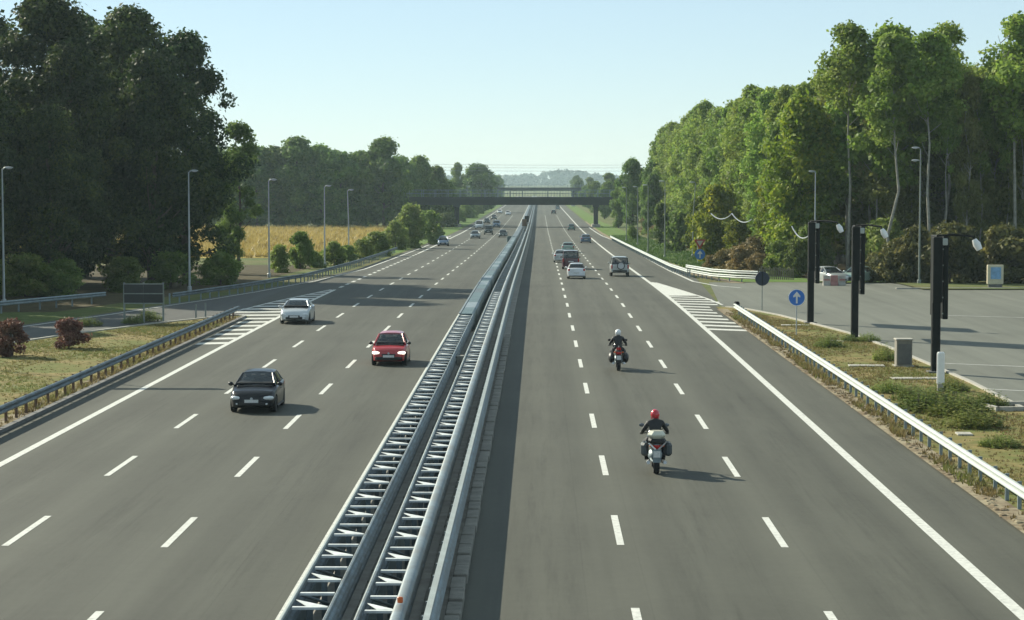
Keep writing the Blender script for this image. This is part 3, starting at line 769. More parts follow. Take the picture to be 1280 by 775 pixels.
# service hatch frames on the island
for px, py, lab in ((1268, 512, 'concrete hatch frame on the island at the right edge'),):
    t = thing('hatch_frame', lab, 'hatch', at(px, py) + Vector((0, 0, .05)), rz=.15)
    for c, d in (((0, -.9, .06), (2.0, .16, .2)), ((0, .9, .06), (2.0, .16, .2)), ((-1, 0, .06), (.16, 1.96, .2)), ((1, 0, .06), (.16, 1.96, .2))):
        MB().box(c, d).build('frame_side', M_CONC, t)
for px, py, w in ((994, 408, 1.6), (1047, 428, .9), (1147, 475, 2.2), (1083, 459, 1.6), (1205, 545, .5)):
    t = thing('concrete_slab', {994: 'small flat concrete slab behind the blue arrow sign', 1047: 'small flat slab left of the middle dark pillar', 1147: 'pale flat slab at the foot of nearest dark pillar', 1083: 'narrow pale slab left of the concrete cabinet', 1205: 'white scrap lying on dry grass of the right island'}[px], 'slab', at(px, py) + Vector((0, 0, .07)))
    MB().box((0, 0, 0), (w, 0.7, 0.06), rz=random.uniform(-.1, .1), bev=.015).build('slab', M_CONC, t)

# notice board at the far side of the car park
p = Vector((x_at(1245, 176), 176, hz(176) + .09)); t = thing('notice_board', 'cream notice board with a blue poster at the far kerb', 'notice board', p)
MB().box((0, 0, 1.0), (1.28, 0.35, 1.55), bev=.04).build('frame', M_CREAM, t)
MB().box((0.02, -.19, 1.12), (0.82, 0.03, 0.95)).build('poster', M_SCREEN, t)
MB().box((0, 0, 0.12), (1.1, 0.3, 0.3)).build('plinth', M_CONC_D, t)

# paling fence at the far end of the slip lane
f0 = Vector((x_at(950, 196), 196, hz(196))); f1 = Vector((x_at(992, 194), 194, hz(194)))
t = thing('paling_fence', 'short grey wooden paling fence right of the pale guard rail', 'fence', f0)
n = 17
for k in range(n):
    d = (f1 - f0) * (k / (n - 1))
    MB().box((d.x, d.y, 0.52 + random.uniform(-.05, .05)), (0.11, 0.03, 1.1 + random.uniform(-.12, .12)), rz=random.uniform(-.1, .1)).build('slat', M_WOOD, t)
for zz in (.3, .85):
    MB().tube([(0, .05, zz), ((f1 - f0).x, (f1 - f0).y + .05, zz + .02)], 0.035, 6).build('rail', M_WOOD, t)

# red and white barrier boards before the parked cars
for k in range(3):
    Y = 181.0; X = x_at(1034 + k * 9.5, Y)
    t = thing('road_barrier', ['leftmost', 'middle', 'rightmost'][k] + ' red and white barrier segment in front of parked cars', 'barrier', (X, Y, hz(Y)), group='red and white barriers')
    MB().prism([(-.28, 0), (.28, 0), (.28, .12), (.12, .35), (.10, .85), (-.10, .85), (-.12, .35), (-.28, .12)], 0.58, 'X', (0, 0, 0)).build('body', [M_CONC, mat('barrier_red', (.36, .17, .15), .7, var=.15), M_CONC][k], t)
    MB().box((0, -.30, .5), (.46, .03, .14)).build('stripe', mat('barrier_red', (.36, .17, .15), .7, var=.15), t)

# pale cable sagging along the edge of the wood, on wooden poles
def sag(a, b, s, n=9):
    return [a.lerp(b, k / n) - Vector((0, 0, s * 4 * (k / n) * (1 - k / n))) for k in range(n + 1)]
def pt(px, py, Y):
    d = ray(px, py); return Vector((d.x / d.y * Y, Y, CAM_H + d.z / d.y * Y))
for seq, lab in (([(889, 267, 222), (915, 267, 218), (940, 274, 214)], 'pale sagging cable in front of the dark leafy tree'), ([(990, 283, 190), (1011, 294.5, 186)], 'pale sagging cable left of the leftmost dark pillar')):
    mb = MB(); P = [pt(*q) for q in seq]; L = []
    for a, b in zip(P[:-1], P[1:]): L += sag(a, b, .55)[:-1]
    L.append(P[-1]); o = mb.tube(L, 0.055, 6).build('cable', M_POLE, smooth=60); tag(o, lab, 'cable')
# overhead power lines far away
for k, yy in enumerate((203.5, 211.0, 207.0)):
    a = pt(430, yy, 760); b = pt(905, yy + 1.5, 760)
    tag(MB().tube(sag(a, b, .6, 16), 0.045, 5).build('overhead_cable', M_POLE_G), ['highest of three thin power lines crossing the sky', 'lowest of three thin power lines crossing the sky', 'middle one of three thin power lines crossing the sky'][k], 'power line', 'far power lines')

# ================================================================== VEGETATION
def leaves_mesh(name, centers, radii, n_leaf, size, m, rng, squash=0.8, up=0.3, shell=0.45):
    C = np.array(centers, float); Rr = np.array(radii, float)
    w = Rr ** 2; idx = rng.choice(len(C), n_leaf, p=w / w.sum())
    d = rng.normal(size=(n_leaf, 3)); d /= np.linalg.norm(d, axis=1)[:, None]
    rad = Rr[idx] * (shell + (1 - shell) * rng.random(n_leaf) ** 0.5) * (1 + 0.18 * rng.normal(size=n_leaf))
    pos = C[idx] + d * rad[:, None] * np.array([1, 1, squash])
    nrm = d * 0.7 + rng.normal(size=(n_leaf, 3)) * 0.6 + np.array([0, 0, up]); nrm /= np.linalg.norm(nrm, axis=1)[:, None]
    a = rng.normal(size=(n_leaf, 3)); a -= nrm * (a * nrm).sum(1)[:, None]; a /= np.linalg.norm(a, axis=1)[:, None]
    b = np.cross(nrm, a)
    s = size * (0.55 + 0.9 * rng.random(n_leaf))[:, None]
    v = np.empty((n_leaf, 4, 3))
    v[:, 0] = pos - a * s * 0.62; v[:, 1] = pos + b * s * 0.40 - a * s * 0.05 + nrm * s * .08
    v[:, 2] = pos + a * s * 0.62; v[:, 3] = pos - b * s * 0.40 - a * s * 0.05 + nrm * s * .08
    me = bpy.data.meshes.new(name)
    me.vertices.add(n_leaf * 4); me.vertices.foreach_set('co', v.ravel())
    me.loops.add(n_leaf * 4); me.loops.foreach_set('vertex_index', np.arange(n_leaf * 4, dtype=np.int32))
    me.polygons.add(n_leaf); me.polygons.foreach_set('loop_start', np.arange(0, n_leaf * 4, 4, dtype=np.int32))
    ct = rng.random(len(C)) * 0.5
    tone = np.clip(ct[idx] + 0.55 * rng.random(n_leaf), 0, 1)
    at_ = me.attributes.new('tone', 'FLOAT', 'FACE'); at_.data.foreach_set('value', tone.astype(np.float32))
    me.update(); me.validate(); me.materials.append(m)
    return me

def envelope(kind):
    if kind == 'broad': return lambda t: (math.sin(math.pi * min(1, (t * 0.92 + 0.10)) ) ** 0.55)
    if kind == 'poplar': return lambda t: (0.55 + 0.45 * math.sin(math.pi * (0.15 + 0.8 * t))) * (1 if t < .85 else max(.25, (1 - t) / .15))
    if kind == 'bush': return lambda t: math.sqrt(max(0.02, 1 - (t * 0.98) ** 2.2))
    return lambda t: 1
def make_tree(seed, H, Rc, t0, kind, n_cl, cl_r, n_leaf, size, leaf, bark, trunk_r, limbs, squash=0.8):
    rng = np.random.default_rng(seed); env = envelope(kind)
    cen = []; rad = []
    z0 = H * t0
    for i in range(n_cl):
        t = rng.random() ** 0.85; ang = rng.random() * 2 * math.pi
        r = Rc * env(t) * (0.25 + 0.75 * rng.random() ** 0.6) * (0.62 + 0.56 * rng.random())
        cr = cl_r * (0.6 + 0.75 * rng.random())
        r = max(0, r - cr * 0.35)
        z = z0 + (H - z0) * t
        z = min(z, H - cr * squash * .8)
        cen.append((math.cos(ang) * r, math.sin(ang) * r, max(z, z0 + cr * .3))); rad.append(cr)
    crown = leaves_mesh('crown', cen, rad, n_leaf, size, leaf, rng, squash)
    mb = MB()
    wob = [(rng.normal() * .12 * k, rng.normal() * .12 * k) for k in range(6)]
    P = [(wob[k][0] * (H / 20), wob[k][1] * (H / 20), -0.3 + (H * .93 + .3) * k / 5) for k in range(6)]
    mb.tube(P, [trunk_r * 1.25, trunk_r, trunk_r * .82, trunk_r * .6, trunk_r * .38, trunk_r * .1], 8)
    order = rng.permutation(n_cl)[:limbs]
    for i in order:
        c = Vector(cen[i]); zb = max(H * .10, c.z - (0.25 + .6 * rng.random()) * max(1.0, math.hypot(c.x, c.y)) - .05 * H)
        k = min(4.99, max(0, (zb + .3) / (H * .93 + .3) * 5)); a = Vector(P[int(k)]).lerp(Vector(P[min(5, int(k) + 1)]), k - int(k))
        m_ = a.lerp(c, .5) + Vector((0, 0, -.08 * (c - a).length))
        rr = trunk_r * (.40 - .25 * zb / H)
        mb.tube([a, m_, c], [rr, rr * .6, rr * .18], 5)
    trunk = mb.mesh('trunk', 60); trunk.materials.append(bark)
    return trunk, crown, H
KINDS = {}
def kind(name, *variants): KINDS[name] = variants
BIG = [make_tree(11 + k, 22, 6.4, .08, 'broad', 110, 1.45, 33000, .31, L_DARK, M_BARK, .38, 34) for k in range(3)]
POP = [make_tree(31 + k, 22, 2.7, .34, 'poplar', 58, 1.05, 9500, .33, L_POP, M_BARK_P, .17, 26) for k in range(3)]
POPL = [make_tree(41 + k, 21, 3.2, .06, 'poplar', 84, 1.0, 12500, .32, L_POP, M_BARK_P, .17, 22) for k in range(3)]
POPT = [make_tree(46 + k, 22.5, 3.1, .56, 'broad', 34, 1.05, 6000, .30, L_POP, M_BARK_P, .15, 30) for k in range(3)]
POPB = [make_tree(49, 22.5, 4.2, .38, 'broad', 70, 1.25, 17000, .34, L_POP, M_BARK_P, .22, 30)]
POPI = [make_tree(36 + k, 20, 2.7, .12, 'poplar', 60, 1.0, 7000, .33, L_POPD, M_BARK_P, .16, 34) for k in range(3)]
MID = [make_tree(51 + k, 17, 5.4, .06, 'broad', 70, 1.6, 13500, .50, L_MID, M_BARK, .3, 20) for k in range(3)]
YEL = [make_tree(61 + k, 16, 4.6, .04, 'broad', 80, 1.35, 24000, .32, L_YEL, M_BARK, .25, 20) for k in range(1)]
YELS = [make_tree(66, 8.5, 3.0, .03, 'bush', 50, 1.0, 11000, .30, L_YEL, M_BARK, .15, 12)]
SHR = [make_tree(71 + k, 4.0, 2.4, .02, 'bush', 40, .75, 7000, .24, L_SHRUB, M_BARK, .08, 12) for k in range(3)]
OLI = [make_tree(81 + k, 4.2, 3.0, .02, 'bush', 44, .72, 8500, .26, L_OLIVE, M_BARK, .08, 24) for k in range(3)]
RED = [make_tree(91 + k, 1.75, 1.05, .06, 'bush', 42, .30, 7000, .11, L_RED, M_BARK, .05, 16) for k in range(2)]
DRY = [make_tree(96 + k, 2.4, 1.7, .02, 'bush', 40, .5, 6000, .18, L_BROWN, M_BARK, .05, 14) for k in range(2)]
WISP = [make_tree(106, 15, 3.4, .35, 'broad', 30, .9, 5500, .28, L_MID, M_BARK, .16, 26)]
def make_weed(seed, n=230, H=1.0, Rw=0.9):
    rng = np.random.default_rng(seed); V = []; F = []; T = []
    for i in range(n):
        r = Rw * rng.random() ** .6; a = rng.random() * 6.28; x, y = math.cos(a) * r, math.sin(a) * r
        h = H * (1 - .65 * (r / Rw) ** 2) * (.45 + .55 * rng.random()); ln = rng.random() * .38 * h; b = rng.random() * 6.28
        tone = float(np.clip(.5 + .3 * rng.normal(), 0, 1))
        for j in range(4):
            z = h * (.35 + .22 * j); f = .35 + .22 * j; q = len(V); c = rng.random() * 6.28; wv = .055 * (1.2 - .2 * j)
            p = Vector((x + math.cos(b) * ln * f, y + math.sin(b) * ln * f, z)); d = Vector((math.cos(c), math.sin(c), .5 - rng.random())) * .13
            sd = Vector((-math.sin(c), math.cos(c), .3)) * wv
            V += [p - sd * .4, p + d * .5 + sd, p + d, p + d * .5 - sd]; F.append((q, q + 1, q + 2, q + 3)); T.append(tone)
        q = len(V); sd = Vector((-math.sin(b), math.cos(b), 0)) * .012
        V += [Vector((x, y, 0)) - sd, Vector((x, y, 0)) + sd, Vector((x + math.cos(b) * ln, y + math.sin(b) * ln, h))]; F.append((q, q + 1, q + 2)); T.append(tone * .7)
    me = bpy.data.meshes.new('foliage'); me.from_pydata([tuple(v) for v in V], [], F)
    at_ = me.attributes.new('tone', 'FLOAT', 'FACE'); at_.data.foreach_set('value', T); me.materials.append(L_WEED)
    st = MB()
    for i in range(9):
        a = rng.random() * 6.28; r = Rw * .5 * rng.random(); st.tube([(math.cos(a) * r, math.sin(a) * r, -.05), (math.cos(a) * r * 1.3, math.sin(a) * r * 1.3, H * .7)], [.012, .005], 4)
    sm = st.mesh('stem'); sm.materials.append(M_BARK)
    return sm, me, H
WEED = [make_weed(101 + k) for k in range(3)]
TC = {}
def plant(name, proto, X, Y, H, label, cat, group=None, wide=1.0, lift=0.0, leaf=None):
    k = TC.get(id(proto), 0); TC[id(proto)] = k + 1
    tr, cr, H0 = proto[k % len(proto)]
    s = H / H0
    t = thing(name, label, cat, (X, Y, hz(Y) + lift), random.uniform(0, 6.28), group)
    t.scale = (s * wide, s * wide, s)
    link('trunk' if cat in ('tree',) else 'stem', tr, t)
    c = link('crown' if cat in ('tree',) else 'foliage', cr, t)
    if leaf: c.material_slots[0].link = 'OBJECT'; c.material_slots[0].material = leaf
    return t
J = random.uniform
# --- big dark trees on the left
for X, Y, H, w, lab in (
    (-45.0, 170, 21.0, 1.0, 'big dark tree at the left edge of the picture'),
    (-39.5, 176, 23.2, 1.0, 'tallest big dark tree, second from the left edge'),
    (-34.5, 186, 23.0, 1.0, 'big dark tree in the middle of the left clump'),
    (-31.8, 180, 19.0, .85, 'lower dark tree in front of the left clump, behind the slip road'),
    (-30.8, 192, 21.3, .92, 'rightmost big dark tree of the left clump'),
    (-47.5, 188, 23.0, 1.0, 'big dark tree behind the left edge tree'),
    (-41.5, 200, 23.5, 1.0, 'big dark tree behind the tallest one of the left clump'),
    (-53.0, 163, 20.0, 1.0, 'dark tree just beyond the left edge of the picture'),
    (-37.0, 166, 14.0, .9, 'small dark tree at the foot of the left clump'),
    (-42.5, 163, 18.0, .9, 'dark tree behind the lamp post at the left edge'),
    (-36.6, 171, 19.0, .8, 'dark tree behind the sunlit bushes on the left'),
    (-48.5, 155, 17.0, .9, 'dark tree outside the left edge, shading the slip road'),
    (-42.0, 144, 15.5, .85, 'small dark tree outside the left edge, beside the slip road'),
    (-49.0, 146, 16.0, .9, 'dark tree outside the left edge, nearest the camera'),
    (-43.5, 135.5, 15.0, .85, 'small dark tree outside the left edge, nearest the island'),
    (-49.5, 140, 19.0, .9, 'dark tree outside the left edge behind a smaller one'),
    (-37.8, 138.5, 11.0, .65, 'slim dark tree outside the left edge, at the slip road bend'),
    (-39.6, 152, 11.5, .7, 'short dark tree outside the left edge, beside the dull guard rail')):
    plant('dark_tree', BIG, X, Y, H, lab, 'tree', 'big dark trees on the left', w)
plant('thin_tree', WISP, -29.0, 212, 14.4, 'thin wispy tree at the right end of the dark clump', 'tree', wide=1.0)
plant('dark_tree', MID, -29.2, 208, 6.5, 'low dark tree below the wispy one, left of the yellow field', 'tree', wide=.7)
for X, Y, H, lab in ((-40.5, 158, 3.4, 'sunlit yellow-green bush at the left edge under dark trees'), (-37.5, 160, 3.0, 'sunlit bush right of the left edge lamp post'),
                     (-35.0, 161, 2.6, 'low bush under the dark trees left of the sign frame'), (-31.5, 168, 2.6, 'dark low bush behind the large sign frame'), (-29.2, 174, 2.8, 'dark low bush left of the tall street lamp'),
                     (-26.4, 182, 2.6, 'dark bush right of the tall street lamp')):
    plant('bush', SHR, X, Y, H, lab, 'bush', 'bushes under the left trees', 1.25)
# --- shrubs between slip road and field
for px, Y, H, w, lab in ((375, 226, 3.7, .7, 'small cone-shaped shrub in front of the yellow field'), (350, 214, 2.6, .8, 'dark shrub at the left end of the yellow field'), (417, 238, 2.5, 1.1, 'hedge shrub between two lamp posts'),
                        (452, 262, 2.3, 1.2, 'hedge shrub right of the lamp posts'), (472, 278, 3.0, 1.2, 'hedge shrub left of the large round willow shrub'), (392, 230, 1.7, 1.1, 'low shrub behind the left guard rail'), (434, 250, 1.9, 1.1, 'low shrub by the leaning lamp post')):
    plant('shrub', SHR, x_at(px, Y), Y, H, lab, 'shrub', 'shrubs beside the field', w)
for px, Y, H, w, lab in ((514, 322, 6.2, .72, 'large pale round shrub beside the left carriageway'), (494, 312, 4.0, .9, 'shrub joined to the left side of the large pale shrub'), (536, 348, 5.2, .8, 'darker shrub right of the large pale round shrub')):
    plant('shrub', SHR, x_at(px, Y), Y, H, lab, 'shrub', 'large shrubs by the road', w, leaf=L_WEED if px < 530 else None)
# --- trees behind the field
ORD = ['first', 'second', 'third', 'fourth', 'fifth', 'sixth', 'seventh', 'eighth', 'ninth', 'tenth', 'eleventh', 'twelfth', 'thirteenth', 'fourteenth']
for i, (px, Y, H, w) in enumerate(((262, 518, 19.0, 1.1), (284, 516, 18.5, 1.1), (304, 518, 18.5, 1.1), (322, 516, 18.6, 1.1), (346, 518, 19.2, 1.1), (371, 514, 20.8, 1.0), (400, 518, 19.0, 1.1), (425, 516, 18.2, 1.1), (451, 518, 17.6, 1.1), (480, 515, 20.6, 1.0), (503, 548, 17.4, 1.0), (524, 552, 17.0, .9), (546, 556, 14.5, .85), (561, 565, 11.5, .7))):
    plant('field_tree', MID, x_at(px, Y), Y, H, ORD[i] + ' tree from the left in the shaded row behind the yellow field', 'tree', 'tree row behind the field', w)
for i in range(14):
    plant('field_tree', MID, -95 + i * 4.6, 536 + J(-4, 4), J(13.5, 16.5), 'tree half hidden behind the row at the yellow field', 'tree', 'second tree row behind the field')
# --- trees beyond the overpass, left
plant('round_tree', MID, x_at(601, 790), 790, 17.6, 'big round tree beyond the overpass, left of the road', 'tree', wide=1.25)
plant('slim_tree', MID, x_at(572, 800), 800, 17.6, 'slim pale tree beyond the overpass, left of the round one', 'tree', wide=.6)
for i, (X, Y, H) in enumerate(((-27, 565, 9), (-30, 600, 12), (-36, 640, 13), (-27, 680, 11), (-44, 600, 14), (-52, 620, 14), (-33, 720, 14), (-24, 860, 9), (-26, 930, 10), (-30, 1080, 14), (-24, 1180, 14), (-60, 650, 14), (-70, 640, 14), (-25, 1350, 15), (-40, 1300, 16))):
    plant('roadside_tree', MID, X, Y, H, 'leafy tree beyond the overpass on the left side', 'tree', 'trees beyond the overpass left')
for i in range(9):
    plant('bush', SHR, -21.2 - J(0, 2.2), 520 + i * 34, J(2.5, 4.5), 'low bush on the far left verge under the overpass', 'bush', 'bushes on the far left verge', 1.2)
# --- right side far
for X, Y, H, w, lab in ((20.8, 492, 15.5, .75, 'leafy tree covering the right end of the overpass'), (24.5, 470, 15.5, .8, 'leafy tree right of the overpass end'), (18.4, 512, 9.5, .7, 'small dark tree beside the right bridge pier'),
                        (23.0, 445, 12.0, .7, 'dark rounded tree left of the poplar wood'), (26.0, 500, 15.0, .9, 'tree behind the right end of the overpass'), (21.5, 425, 7.5, .7, 'low shrubby tree behind the far lamp posts')):
    plant('verge_tree', MID, X, Y, H, lab, 'tree', 'trees at the right end of the overpass', w)
for i, (X, Y, H) in enumerate(((19, 640, 9), (22, 700, 11), (20, 780, 11), (26, 820, 14), (21, 900, 10), (20, 960, 9), (25, 1090, 13), (21, 1200, 13), (30, 700, 14), (36, 800, 15), (24, 1400, 15))):
    plant('roadside_tree', MID, X, Y, H, 'leafy tree beyond the overpass on the right side', 'tree', 'trees beyond the overpass right')
# --- poplar wood
def pop_h(X, Y):
    if X > 33.5 and Y < 225: return J(21.0, 23.4)
    return float(np.interp(Y, [190, 215, 245, 290, 350, 480], [18.5, 17.2, 18.5, 21.3, 22.5, 21.5])) + J(-1.7, 1.3)
for ci in range(3):
    Y = 215.0 + ci * 2
    while Y < 500:
        X = 28.0 + ci * 5.2 + J(-1.1, 1.1) - (0.0 if Y > 260 else 1.0 * (260 - Y) / 60)
        plant('poplar', POPL if ci < 2 else POP, X, Y, pop_h(X, Y), ['leafy poplar on the road-side edge of the plantation', 'poplar in the second rank of the road-side edge', 'poplar deeper inside the road-side edge'][ci], 'tree', ['edge row of the poplar wood', 'second row of the poplar wood', 'third row of the poplar wood'][ci])
        Y += 5.9 + J(-1.3, 1.3)
for ri in range(8):
    n = 10 + ri
    for k in range(n):
        X = 29.0 + k * 2.75 + J(-.6, .6); Y = 197 + ri * 6.5 + J(-1, 1)
        if X < 27 + ri * .6 or (ri == 0 and k in (0, 3, 4)): continue
        pr = POPT if (ri == 0 or (ri == 1 and k % 3 == 0)) else (POPI if ri % 2 else POP)
        plant('poplar', pr, X, Y, J(21.2, 23.8) if pr is POPT else J(17.5, 21.5), 'slender pale-trunked poplar facing the car park' if ri < 2 else 'slender poplar inside the wood beyond the car park', 'tree', 'poplar trunks facing the car park' if ri < 2 else 'inner poplars beyond the car park')
for k in range(11):
    X = 30.6 + k * 1.95 + J(-.5, .5); Y = 199.5 + J(-3, 4)
    plant('young_poplar', POPI if k % 3 == 1 else POPT, X, Y, J(17, 20.5), 'young slim poplar with narrow crown at the wood edge facing the car park', 'tree', 'young poplars facing the car park', .62)
for i in range(9):
    plant('understorey_tree', POPI, 30 + i * 4.2, 253 + J(-3, 3), J(10, 13), 'low leafy tree deep inside the poplar wood', 'tree', 'understorey trees in the poplar wood', 2.4)
plant('tall_poplar', POPB, x_at(1116, 203), 203, 22.8, 'tallest full-crowned tree at the front of the poplar wood', 'tree')
plant('broad_tree', YEL, x_at(1002, 210), 210, 16.6, 'broad yellow-green tree standing left of the leftmost dark pillar', 'tree', wide=.95)
plant('creeper_tree', YELS, x_at(895, 250), 250, 8.6, 'bushy tree with yellow-green top near the sagging cable', 'tree', wide=.95)
plant('creeper_tree', YELS, x_at(925, 236), 236, 5.0, 'low yellow-green bush right of the creeper-covered tree', 'tree', wide=1.0)
plant('creeper_tree', YELS, x_at(880, 285), 285, 7.6, 'bright green bushy tree behind the give way sign', 'tree', wide=.9)
plant('broad_tree', YEL, x_at(975, 225), 225, 11.5, 'lower yellow-green tree left of the broad one', 'tree', wide=.8)
plant('dark_shrub', MID, x_at(826, 345), 345, 6.5, 'dark bush on the verge behind the lamp posts', 'bush', wide=.8)
plant('dark_shrub', SHR, x_at(855, 300), 300, 5.5, 'green bush left of the give way sign', 'bush', wide=.9)
plant('round_sapling', SHR, x_at(790, 352), 352, 1.9, 'small round clipped tree on the green verge', 'tree', lift=.9, wide=.9)
MB().tube([(0, 0, -1.2), (0, 0, .6)], 0.05, 6).build('stake', M_BARK, bpy.data.objects['round_sapling'])
for px, Y, H, w, lab in ((908, 213, 2.2, 1.0, 'dry brown shrub left of the paling fence, behind the guard rail'), (930, 209, 2.6, 1.2, 'largest dry brown shrub above the double guard rail'), (948, 206, 2.0, 1.0, 'dry brown shrub beside the paling fence'), (890, 224, 1.4, 1.1, 'low dry weeds right of the give way sign')):
    plant('dry_shrub', DRY, x_at(px, Y), Y, H, lab, 'bush', 'dry brown shrubs', w)
for px, Y, H, w, lab in ((975, 203, 3.2, .9, 'green bush behind the paling fence'), (1000, 200, 3.4, .8, 'green bush left of the leftmost dark pillar base'), (1012, 204, 4.5, .8, 'green bush behind the leftmost dark pillar')):
    plant('bush', SHR, x_at(px, Y), Y, H, lab, 'bush', 'green bushes behind the fence', w)
for px, Y, H, w, lab in ((1118, 188, 3.4, .9, 'olive-brown bush right of the parked cars'), (1145, 187, 4.6, .8, 'tall olive bush left of the nearest dark pillar'), (1188, 186, 4.9, 1.0, 'largest olive bush behind the nearest dark pillar'), (1222, 191, 3.1, 1.0, 'olive bush left of the notice board'), (1262, 186, 4.7, 1.1, 'olive bush behind the notice board'), (1300, 188, 4.6, 1.1, 'olive bush at the right edge of the picture'), (1095, 192, 2.4, .9, 'low olive bush just right of the parked cars')):
    plant('olive_bush', OLI, x_at(px, Y), Y, H, lab, 'bush', 'olive bushes behind the car park', w)
for i in range(14):
    X = 31 + i * 1.9
    plant('undergrowth', OLI if i % 2 else SHR, X, 200 + J(-2, 8), J(3.0, 5.5), 'dim undergrowth shrub among the poplar trunks', 'bush', 'undergrowth in the poplar wood', .9)
for i in range(16):
    Y = 232 + i * 15
    plant('undergrowth', SHR if i % 3 else DRY, float(np.interp(Y, [230, 300, 420, 480], [22.8, 22.6, 22.2, 21])) + J(-.8, 1.5), Y, J(1.8, 4.2), 'shrub at the foot of the road-side poplars', 'bush', 'shrubs along the poplar edge', 1.1)
# --- red bushes on the left island
for px, py, H, lab in ((14, 447, 1.75, 'round dark red bush at the left edge of the island'), (86, 437, 1.45, 'round red bush on the island, right of another')):
    p = at(px, py); plant('red_bush', RED, p.x, p.y, H, lab, 'bush', 'red bushes on the left island', 1.0, .05)
# --- weeds on the right island
for px, py, H, w, lab in ((1155, 515, .95, 1.3, 'green weeds left of the white bollard'), (1180, 512, 1.0, 1.3, 'tall green weeds right of the white bollard'), (1200, 522, 1.0, 1.3, 'green weeds on the island below the pillar shadow'), (1215, 535, .85, 1.3, 'dense green weeds near the right edge of the island'), (1140, 502, .7, 1.3, 'low green weeds behind the right guard rail'),
                          (1110, 492, .6, 1.3, 'low weeds left of the large weed patch'), (1105, 452, .9, .7, 'green weeds left of the concrete cabinet'), (1035, 435, .7, 1.2, 'green weed tuft behind the guard rail by the arrow sign'), (1085, 428, .55, 1.3, 'weeds at the foot of the middle dark pillar'), (1062, 428, .5, 1.0, 'small weeds left of the middle dark pillar'),
                          (1235, 510, .7, 1.2, 'weeds by the concrete hatch frame'), (1190, 490, .6, 1.3, 'weeds behind the white bollard'), (1250, 560, .5, 1.5, 'sparse weeds at the lower right'), (185, 402, .8, 1.2, 'bright green weeds at the foot of the sign frame'), (165, 405, .6, 1.2, 'weeds at the left post of the sign frame'), (110, 408, .6, 1.6, 'weeds along the slip road kerb')):
    p = at(px, py); plant('weed_clump', WEED, p.x, p.y, H, lab, 'weeds', 'weed clumps', w, .04)
# --- far wood at the horizon
rng = np.random.default_rng(5)
cen = []; rad = []
for i in range(900):
    X = rng.uniform(-1300, 1300); Y = 4300 + rng.uniform(-60, 260)
    hgt = 17 + 2.0 * math.sin(X * .011 + 1.2) + 1.5 * math.sin(X * .033)
    hgt += 9.0 * math.exp(-((X - 50) / 55.0) ** 2)
    for z in (0.25, 0.6, 0.85):
        cen.append((X + rng.normal() * 5, Y, hz(Y) + hgt * z)); rad.append(rng.uniform(6, 8))
tag(link('far_wood', leaves_mesh('far_wood', cen, rad, 110000, 5.0, L_FAR, rng, .8)), 'far hazy wood along the horizon beyond both bridges', 'wood', kind='stuff')

# --- grass, in tufts of blades
def tufts(name, label, polys, n, h, m, seed, lift=0.05, w=0.03, blades=7):
    rng = np.random.default_rng(seed); V = []; F = []; T = []
    per = n // len(polys)
    for (left, right, y0, y1) in polys:
        ly, lx = zip(*sorted((y, x) for x, y in left)); ry, rx = zip(*sorted((y, x) for x, y in right))
        for i in range(per):
            y = y0 + (y1 - y0) * rng.random(); a = np.interp(y, ly, lx); b = np.interp(y, ry, rx); x = a + (b - a) * rng.random()
            dens = math.sin(x * 1.1 + 3 * math.sin(y * .21)) + math.sin(y * .37 + x * .3)
            if dens < -0.5 and rng.random() < .75: continue
            hh = h * (0.5 + rng.random() + 0.25 * dens); z = hz(y) + lift
            tone = float(np.clip(0.45 + 0.25 * dens + 0.25 * rng.normal(), 0, 1))
            for k in range(blades):
                an = rng.random() * 6.28; r0 = rng.random() * .12; le = rng.random() * .8 * hh
                bx, by = x + math.cos(an) * r0, y + math.sin(an) * r0
                q = len(V); px_, py_ = -math.sin(an) * w, math.cos(an) * w
                V += [(bx - px_, by - py_, z), (bx + px_, by + py_, z), (bx + math.cos(an) * le, by + math.sin(an) * le, z + hh * (.6 + .4 * rng.random()))]
                F.append((q, q + 1, q + 2)); T.append(tone)
    me = bpy.data.meshes.new(name); me.from_pydata(V, [], F)
    at_ = me.attributes.new('tone', 'FLOAT', 'FACE'); at_.data.foreach_set('value', T); me.materials.append(m)
    return tag(link(name, me), label, 'grass', kind='stuff')
G_DRY = leaf_mat('blade_dry', (0.225, 0.185, 0.075), (0.150, 0.175, 0.050), .4, .05)
G_GRN = leaf_mat('blade_green', (0.075, 0.150, 0.030), (0.115, 0.190, 0.045), .3, .05)
G_STR = leaf_mat('blade_straw', (0.42, 0.33, 0.10), (0.52, 0.42, 0.15), .3, .05)
tufts('dry_grass', 'dry patchy grass on the right island', [([(12.3, 40), (12.3, 143)], [(19.5, 40), (18.3, 60), (17.4, 80), (17.5, 91), (17.4, 110), (16.5, 120), (15.6, 127), (12.8, 143)], 48, 142)], 14000, .075, G_DRY, 1, .05, .02, 5)
tufts('dry_grass', 'dry patchy grass on the left island', [([(-40, 70), (-33.6, 86), (-28.6, 104), (-25.4, 117), (-22.2, 127), (-19.2, 134)], [(-18.4, 50), (-18.4, 134)], 66, 134)], 16000, .065, G_DRY, 2, .06, .02, 5)
tufts('verge_weeds', 'straggly weeds in the gravel under the guard rails', [([(11.75, 40), (11.75, 140)], [(12.25, 40), (12.25, 140)], 45, 140), ([(-18.8, 40), (-18.8, 133)], [(-18.2, 40), (-18.2, 133)], 55, 133)], 2200, .18, G_DRY, 3)
tufts('green_grass', 'bright green grass on the right verge', [([(15.6, 205), (14.6, 260), (13.9, 330), (13.2, 420)], [(21, 205), (21, 230), (20.5, 300), (19, 420)], 205, 420)], 6000, .24, G_GRN, 4, .02, .05)
